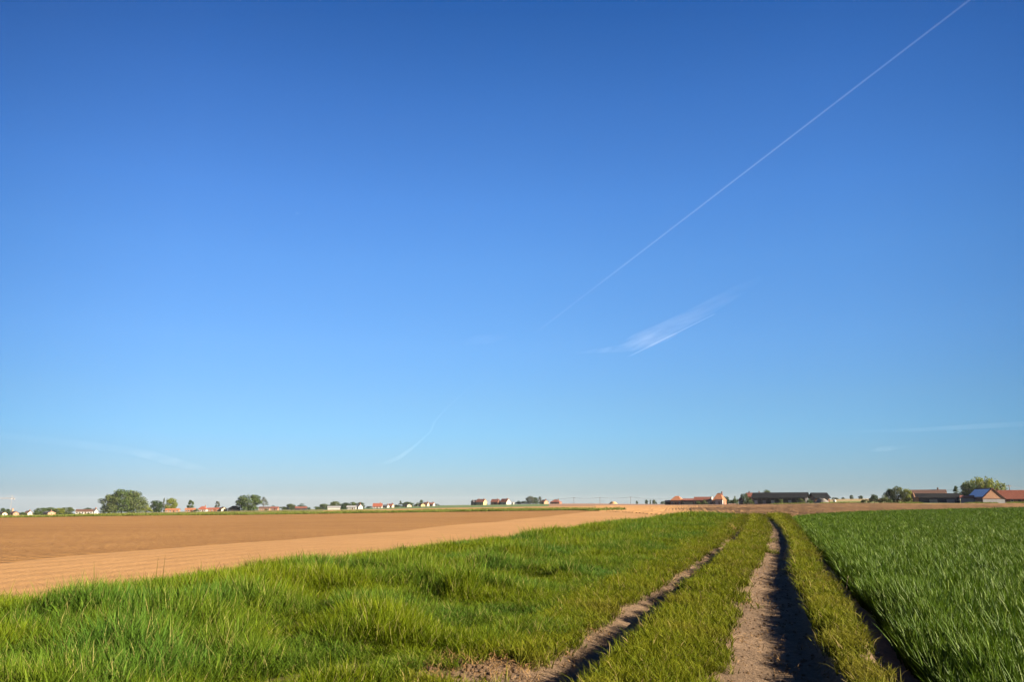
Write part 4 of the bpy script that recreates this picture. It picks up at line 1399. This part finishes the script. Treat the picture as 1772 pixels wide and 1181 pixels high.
GPP = 'power poles on the middle horizon'
q = [power_pole('power pole on the horizon nearest to the brown hipped house', 993, 861.5, 1000, 1.4, group=GPP),
     power_pole('middle power pole of the three on the horizon', 1038, 861.0, 1000, 1.4, group=GPP),
     power_pole('power pole on the horizon right of the tan heap', 1091, 860.5, 1000, 1.4, group=GPP)]
wire('power_cable', 'thin wires strung between the three power poles on the horizon', [Vector((q[0].x - 55, 1020, q[0].z - 2.0))] + q + [Vector((q[2].x + 55, 1020, q[2].z - 1.5))], 0.06, 1.3)
p = power_pole('dark leaning power pole above the red tiled roof at the right edge', 1746.5, 839.5, 410, 1.6, -0.35)
wire('power_cable', 'wires running from the leaning power pole at the right edge', [p + Vector((-26, 35, -1.9)), p, p + Vector((32, 25, -1.6))], 0.035, 0.9)

# tower crane far off at the left edge
cY = 2400
c = at(20.5, 863, cY)
z0 = tz(c.x, cY)
h = c.z - z0
e = empty('tower_crane', (c.x, cY, z0), 0.0)


def lattice(a, b, w, r, n):
    a, b = Vector(a), Vector(b)
    d = (b - a).normalized()
    up = Vector((0, 0, 1)) if abs(d.z) < 0.9 else Vector((1, 0, 0))
    x = d.cross(up).normalized() * w / 2
    y = d.cross(x).normalized() * w / 2
    mb = MB()
    cs = [x + y, x - y, -x - y, -x + y]
    for q_ in cs:
        mb.tube([a + q_, b + q_], r, 4)
    for i in range(n):
        p0, p1 = a.lerp(b, i / n), a.lerp(b, (i + 1) / n)
        for j in range(4):
            mb.tube([p0 + cs[j], p1 + cs[(j + 1) % 4]], r * 0.6, 4)
    return mb


lattice((0, 0, 0), (0, 0, h), 1.6, 0.045, 16).build('mast', M['cranepaint'], e)
lattice((0, 0, h), (-75, 0, h), 2.2, 0.22, 26).build('jib', M['cranepaint'], e)
lattice((0, 0, h), (9, 0, h), 2.0, 0.22, 4).build('counter_jib', M['cranepaint'], e)
MB().box(5, 9, -1.5, 1.5, h - 4.5, h - 0.5).build('counterweight', M['greywall'], e)
lattice((0, 0, h), (0, 0, h + 9), 1.2, 0.08, 4).build('tower_head', M['cranepaint'], e)
mb = MB()
mb.tube([(0, 0, h + 9), (-48, 0, h + 1)], 0.12, 4)
mb.tube([(0, 0, h + 9), (8, 0, h + 1)], 0.12, 4)
mb.build('tie_bar', M['cranepaint'], e)
MB().box(-1.6, 1.6, -2.6, -0.9, h - 3, h - 0.8).build('cab', M['frame'], e)
tag(e, 'pale orange tower crane whose jib leaves the photo at the left edge', 'crane')


# ----------------------------------------------------------------- small foreground things
def ground_pt(px, py):
    d = ray(px, py)
    ys = np.linspace(3, 60, 6000)
    zr = H + ys * d[2] / d[1]
    Xs = ys * d[0] / d[1]
    w_ = np.where(zr < gz(Xs, ys))[0][0]
    return Vector((float(Xs[w_]), float(ys[w_]), float(gz(Xs[w_:w_ + 1], ys[w_:w_ + 1])[0])))


b = ground_pt(1463, 1030)
e = empty('dry_weed', b)
sc_ = b.y / 1359
MB().tube([(0, 0, -0.03), (3 * sc_, 0, 14 * sc_), (8 * sc_, 0.01, 31 * sc_)], [0.005, 0.004, 0.003], 6).build('stem', M['stem'], e, True)
MB().tube([(0.01, 0, -0.03), (10 * sc_, 0, 5 * sc_), (22 * sc_, 0.02, 11 * sc_), (40 * sc_, 0.03, 17 * sc_)], [0.005, 0.004, 0.003, 0.002], 6).build('stem', M['stem'], e, True)
for k_, (x0_, z0_, x1_, z1_) in enumerate([(20, 10, 17, 3), (27, 13, 35, 6), (33, 15, 38, 21), (36, 16, 44, 16)]):
    MB().tube([(x0_ * sc_, .02, z0_ * sc_), (x1_ * sc_, .03, z1_ * sc_)], [0.003, 0.001], 5).build('twig', M['stem'], e)
tag(e, 'dry brown weed stalks standing at the dark edge of the wheat', 'weed')

# birds far up
def bird(label, px, py, dist, span, mat):
    d = Vector(ray(px, py)).normalized()
    e = empty('bird', Vector((0, 0, H)) + d * dist, random.uniform(0.4, 1.2))
    bb = MB()
    bb.tube([(-.0, -.19 * span, 0), (0, -.1 * span, .01), (0, .06 * span, .01), (0, .16 * span, .02), (0, .2 * span, .02)], [.008 * span, .05 * span, .06 * span, .035 * span, .006 * span], 8)
    bb.poly([(-.05 * span, -.3 * span, 0), (.05 * span, -.3 * span, 0), (0, -.1 * span, .01), (0, -.15 * span, .025)], [(0, 1, 2), (0, 3, 1), (1, 3, 2), (2, 3, 0)])
    bb.build('body', M[mat], e, True)
    for sg in (-1, 1):
        q = [(0, .09, .02), (0, -.07, .02), (.25, .12, .12), (.25, -.05, .12), (.5, -.02, .09)]
        v = [(sg * x * span, y * span, z * span) for x, y, z in q] + [(sg * x * span, y * span, z * span - .012 * span) for x, y, z in q]
        MB().poly(v, [(0, 1, 3, 2), (2, 3, 4), (5, 7, 8, 6), (7, 9, 8), (0, 2, 7, 5), (2, 4, 9, 7), (4, 3, 8, 9), (3, 1, 6, 8)]).build('wing', M[mat], e)
    tag(e, label, 'bird')


bird('tiny dark bird high in the blue sky at far left', 174, 463, 62, 0.2, 'birdd')
bird('tiny dark bird low in the sky above the farms', 1274, 753.5, 62, 0.18, 'birdd')
bird('tiny white bird high in the sky left of the middle', 514.5, 369.5, 62, 0.13, 'birdw')


# ----------------------------------------------------------------- contrails and cirrus
def trail_mat(name, dens, stops=None, noise_scale=None, lo=0.4, hi=0.7, stretch=(1, 1, 1)):
    """stops: list of (position along the trail 0..1, strength); read from generated x"""
    m, nt, out = new_mat(name)
    v = nt.nodes.new('ShaderNodeVolumeScatter')
    v.inputs['Color'].default_value = (1, 1, 1, 1)
    v.inputs['Density'].default_value = dens
    if stops or noise_scale:
        tc = nt.nodes.new('ShaderNodeTexCoord').outputs['Object']
        fac = None
        if stops:
            sx = nt.nodes.new('ShaderNodeSeparateXYZ')
            nt.links.new(tc, sx.inputs[0])
            fac = ramp(nt, math_n(nt, 'DIVIDE', sx.outputs[0], stops[0]), [(q, (w_, w_, w_)) for q, w_ in stops[1]])
            fac = math_n(nt, 'MULTIPLY', fac, 1.0)
        if noise_scale:
            mp = nt.nodes.new('ShaderNodeMapping')
            mp.inputs['Scale'].default_value = stretch
            nt.links.new(tc, mp.inputs['Vector'])
            g = noise(nt, mp.outputs[0], noise_scale, 5, 0.6)
            g = ramp(nt, g, [(lo, (0, 0, 0)), (hi, (1, 1, 1))])
            fac = math_n(nt, 'MULTIPLY', g, fac if fac is not None else 1.0)
        nt.links.new(math_n(nt, 'MULTIPLY', fac, dens), v.inputs['Density'])
    nt.links.new(v.outputs[0], out.inputs['Volume'])
    return m


ALT = 9000.0


def sky_pt(px, py, alt=ALT):
    d = ray(px, py)
    t = (alt - H) / d[2]
    return Vector((d[0] * t, d[1] * t, alt))


def trail(name, label, pix, rads, dens, stops=None, flat=1.0, ns=None, lo=0.4, hi=0.7, alt=ALT, stretch=(1, 1, 1), nseg=24, cat='contrail'):
    """closed tube along the sky path; its local x runs along the trail in metres"""
    P = [sky_pt(*q, alt) for q in pix]
    L = [0.0]
    for a, b in zip(P[:-1], P[1:]):
        L.append(L[-1] + (b - a).length)
    tot = L[-1]
    ax = (P[-1] - P[0]).normalized()
    ay = Vector((0, 0, 1)).cross(ax).normalized()
    mt = Matrix(((ax.x, ay.x, 0, P[0].x), (ax.y, ay.y, 0, P[0].y), (ax.z, ay.z, 1, P[0].z), (0, 0, 0, 1)))
    inv = mt.inverted()
    mb = MB()
    pts, rs = [], []
    for i in range(nseg + 1):
        l = tot * i / nseg
        j = min(np.searchsorted(L, l, side='right') - 1, len(P) - 2)
        t = (l - L[j]) / (L[j + 1] - L[j])
        pts.append(inv @ P[j].lerp(P[j + 1], t))
        rs.append(float(np.interp(i / nseg, np.linspace(0, 1, len(rads)), rads)))
    b0 = 0
    n = 14
    for p_, r_ in zip(pts, rs):
        for j in range(n):
            t = 2 * math.pi * j / n
            mb.v.append((p_.x, p_.y + r_ * math.cos(t), p_.z + r_ * flat * math.sin(t)))
    for i in range(nseg):
        for j in range(n):
            mb.f.append([i * n + j, i * n + (j + 1) % n, (i + 1) * n + (j + 1) % n, (i + 1) * n + j])
            mb.m.append(0)
    mb.f.append(list(range(n))[::-1])
    mb.f.append([nseg * n + j for j in range(n)])
    mb.m += [0, 0]
    o = mb.build(name, trail_mat(name, dens, (tot, stops) if stops else None, ns, lo, hi, stretch))
    o.matrix_world = mt
    tag(o, label, cat)
    return o


trail('contrail', 'long straight white contrail rising to the upper right corner', [(1745, -52), (1677, 0), (1540, 105), (1300, 289.5), (1100, 443.5), (1000, 520), (925, 578)],
      [21, 29, 42, 66], 0.0007, [(0.0, 1.0), (0.22, 0.9), (0.5, 0.38), (0.72, 0.10), (1.0, 0.0)])
trail('contrail', 'faded broken end of the long contrail low over the houses', [(893, 607), (835, 655), (800, 682), (770, 710), (752, 730), (745, 748), (715, 775), (690, 793), (655, 806)],
      [30, 90, 150, 150, 260, 420, 500, 300], 0.000006, [(0.0, 0.0), (0.08, 0.5), (0.25, 0.8), (0.5, 0.8), (0.8, 0.5), (1.0, 0.0)])
trail('contrail', 'short bright contrail under the white cirrus streak', [(1237, 543.5), (1170, 577), (1095, 614), (1085, 619)], [24, 40, 70, 50], 0.0004, [(0.0, 1.0), (0.5, 0.7), (0.9, 0.3), (1.0, 0.0)])
trail('cirrus_cloud', 'feathery white cirrus streak right of the middle sky', [(1330, 470), (1290, 495), (1230, 530), (1150, 573), (1090, 602), (1060, 606), (1000, 611)],
      [250, 500, 700, 900, 1200, 900, 300], 0.00008, [(0.0, 0.0), (0.2, 0.35), (0.55, 0.7), (0.75, 1.0), (0.9, 0.6), (1.0, 0.0)], flat=0.22, ns=0.0003, lo=0.40, hi=0.70, stretch=(1, 7, 7), cat='cloud')
trail('cirrus_cloud', 'faint veil of cirrus low over the left trees', [(-60, 749), (60, 760), (150, 771), (240, 783), (300, 800), (360, 815)], [1500, 2200, 2200, 2500, 2500, 1500], 0.0000045, [(0.0, 0.6), (0.3, 0.6), (0.45, 1.0), (0.75, 0.4), (1.0, 0.0)], flat=0.3, ns=0.00006, lo=0.35, hi=0.75, stretch=(1, 3, 3), cat='cloud')
trail('cirrus_cloud', 'thin cirrus line low above the right hand farm', [(1400, 751), (1500, 747), (1600, 744), (1700, 738), (1830, 731)], [300, 700, 900, 1100, 900], 0.00002, [(0.0, 0.0), (0.3, 0.7), (0.7, 1.0), (1.0, 0.8)], flat=0.3, ns=0.0001, lo=0.3, hi=0.7, stretch=(1, 3, 3), cat='cloud')
trail('cirrus_cloud', 'small faint wisp between the thin cirrus line and the farm trees', [(1500, 783), (1540, 776), (1590, 771)], [400, 1500, 500], 0.000008, [(0.0, 0.0), (0.5, 1.0), (1.0, 0.0)], flat=0.3, ns=0.0005, lo=0.3, hi=0.7, stretch=(1, 4, 4), cat='cloud')
trail('cirrus_cloud', 'faint wisp left of the cirrus streak in the middle sky', [(790, 598), (840, 587), (890, 578)], [200, 800, 200], 0.000007, [(0.0, 0.0), (0.5, 1.0), (1.0, 0.0)], flat=0.3, cat='cloud')

# ----------------------------------------------------------------- haze
hm, hnt, hout = new_mat('haze_air')
hv = hnt.nodes.new('ShaderNodeVolumePrincipled')
hv.inputs['Color'].default_value = (0.86, 0.92, 1.0, 1)
hv.inputs['Density'].default_value = 0.000025
hv.inputs['Anisotropy'].default_value = 0.0
hnt.links.new(hv.outputs[0], hout.inputs['Volume'])
tag(MB().box(-5300, 5300, -5300, 5300, ZLOW - 1.0, 46.0).build('haze', hm), kind='stuff')

# ----------------------------------------------------------------- sun, sky, camera
sd = bpy.data.lights.new('sun', 'SUN')
sd.energy = 5.0
sd.angle = math.radians(0.5)
sd.color = (1.0, 0.86, 0.66)
so = bpy.data.objects.new('sun', sd)
COL.objects.link(so)
dirv = Vector((math.sin(SUN_AZ) * math.cos(SUN_EL), math.cos(SUN_AZ) * math.cos(SUN_EL), math.sin(SUN_EL)))
so.rotation_euler = dirv.to_track_quat('Z', 'Y').to_euler()

wd = bpy.data.worlds.new('World')
scene.world = wd
wd.use_nodes = True
nt = wd.node_tree
nt.nodes.clear()
wo = nt.nodes.new('ShaderNodeOutputWorld')
bg = nt.nodes.new('ShaderNodeBackground')
sk = nt.nodes.new('ShaderNodeTexSky')
sk.sky_type = 'NISHITA'
sk.sun_disc = False
sk.sun_elevation = SUN_EL
sk.sun_rotation = SUN_AZ
sk.altitude = 50
sk.air_density = 1.0
sk.dust_density = 0.0
sk.ozone_density = 6.0
bg.inputs['Strength'].default_value = 0.05
TINT = [(0.003, (0.38, 0.44, 0.57)), (0.03, (0.51, 0.57, 0.68)), (0.087, (0.60, 0.74, 0.82)), (0.127, (0.69, 0.80, 0.85)), (0.20, (0.77, 0.91, 1.0)), (0.30, (0.76, 0.98, 1.13)), (0.375, (0.68, 0.95, 1.18)), (0.485, (0.49, 0.79, 1.08)), (0.59, (0.26, 0.58, 0.90)), (0.8, (0.14, 0.32, 0.57))]
gen = nt.nodes.new('ShaderNodeTexCoord').outputs['Generated']
sxyz = nt.nodes.new('ShaderNodeSeparateXYZ')
TINT = [(p_, tuple(0.707 * q_ for q_ in c_)) for p_, c_ in TINT]
nt.links.new(gen, sxyz.inputs[0])
tint = ramp(nt, sxyz.outputs[2], TINT)
hz = nt.nodes.new('ShaderNodeVectorMath')
hz.operation = 'NORMALIZE'
cmb = nt.nodes.new('ShaderNodeCombineXYZ')
nt.links.new(sxyz.outputs[0], cmb.inputs[0])
nt.links.new(sxyz.outputs[1], cmb.inputs[1])
nt.links.new(cmb.outputs[0], hz.inputs[0])
sep2 = nt.nodes.new('ShaderNodeSeparateXYZ')
nt.links.new(hz.outputs[0], sep2.inputs[0])
side = ramp(nt, sep2.outputs[1], [(0.5, (0.5, 0.54, 0.6)), (0.80, (0.52, 0.60, 0.65)), (0.91, (0.84, 0.87, 0.89)), (1.0, (1, 1, 1))])
mx_ = nt.nodes.new('ShaderNodeMath')
mx_.operation = 'MULTIPLY_ADD'
nt.links.new(sep2.outputs[0], mx_.inputs[0])
mx_.inputs[1].default_value = 0.5
mx_.inputs[2].default_value = 0.5
side2 = ramp(nt, mx_.outputs[0], [(0.28, (1.0, 0.95, 0.96)), (0.5, (1, 1, 1)), (0.7, (0.95, 0.97, 0.98))])
side = mixc(nt, 1.0, side, side2, 'MULTIPLY')
sky_c = mixc(nt, 1.0, mixc(nt, 1.0, sk.outputs[0], tint, 'MULTIPLY'), side, 'MULTIPLY')
nt.links.new(sky_c, bg.inputs[0])
nt.links.new(bg.outputs[0], wo.inputs[0])

cam = bpy.data.cameras.new('camera')
cam.sensor_width = 36.0
cam.lens = 36.0 * F / 1772.0
cam.clip_start = 0.1
cam.clip_end = 600000.0
co = bpy.data.objects.new('camera', cam)
COL.objects.link(co)
co.location = (0, 0, H)
co.rotation_euler = (math.radians(90) + PIT, 0, 0)
scene.camera = co
scene.view_settings.view_transform = 'Standard'
scene.view_settings.look = 'None'
scene.view_settings.gamma = 1.0
scene.view_settings.exposure = 2.5
scene.cycles.volume_step_rate = 0.3
scene.cycles.transparent_max_bounces = 16
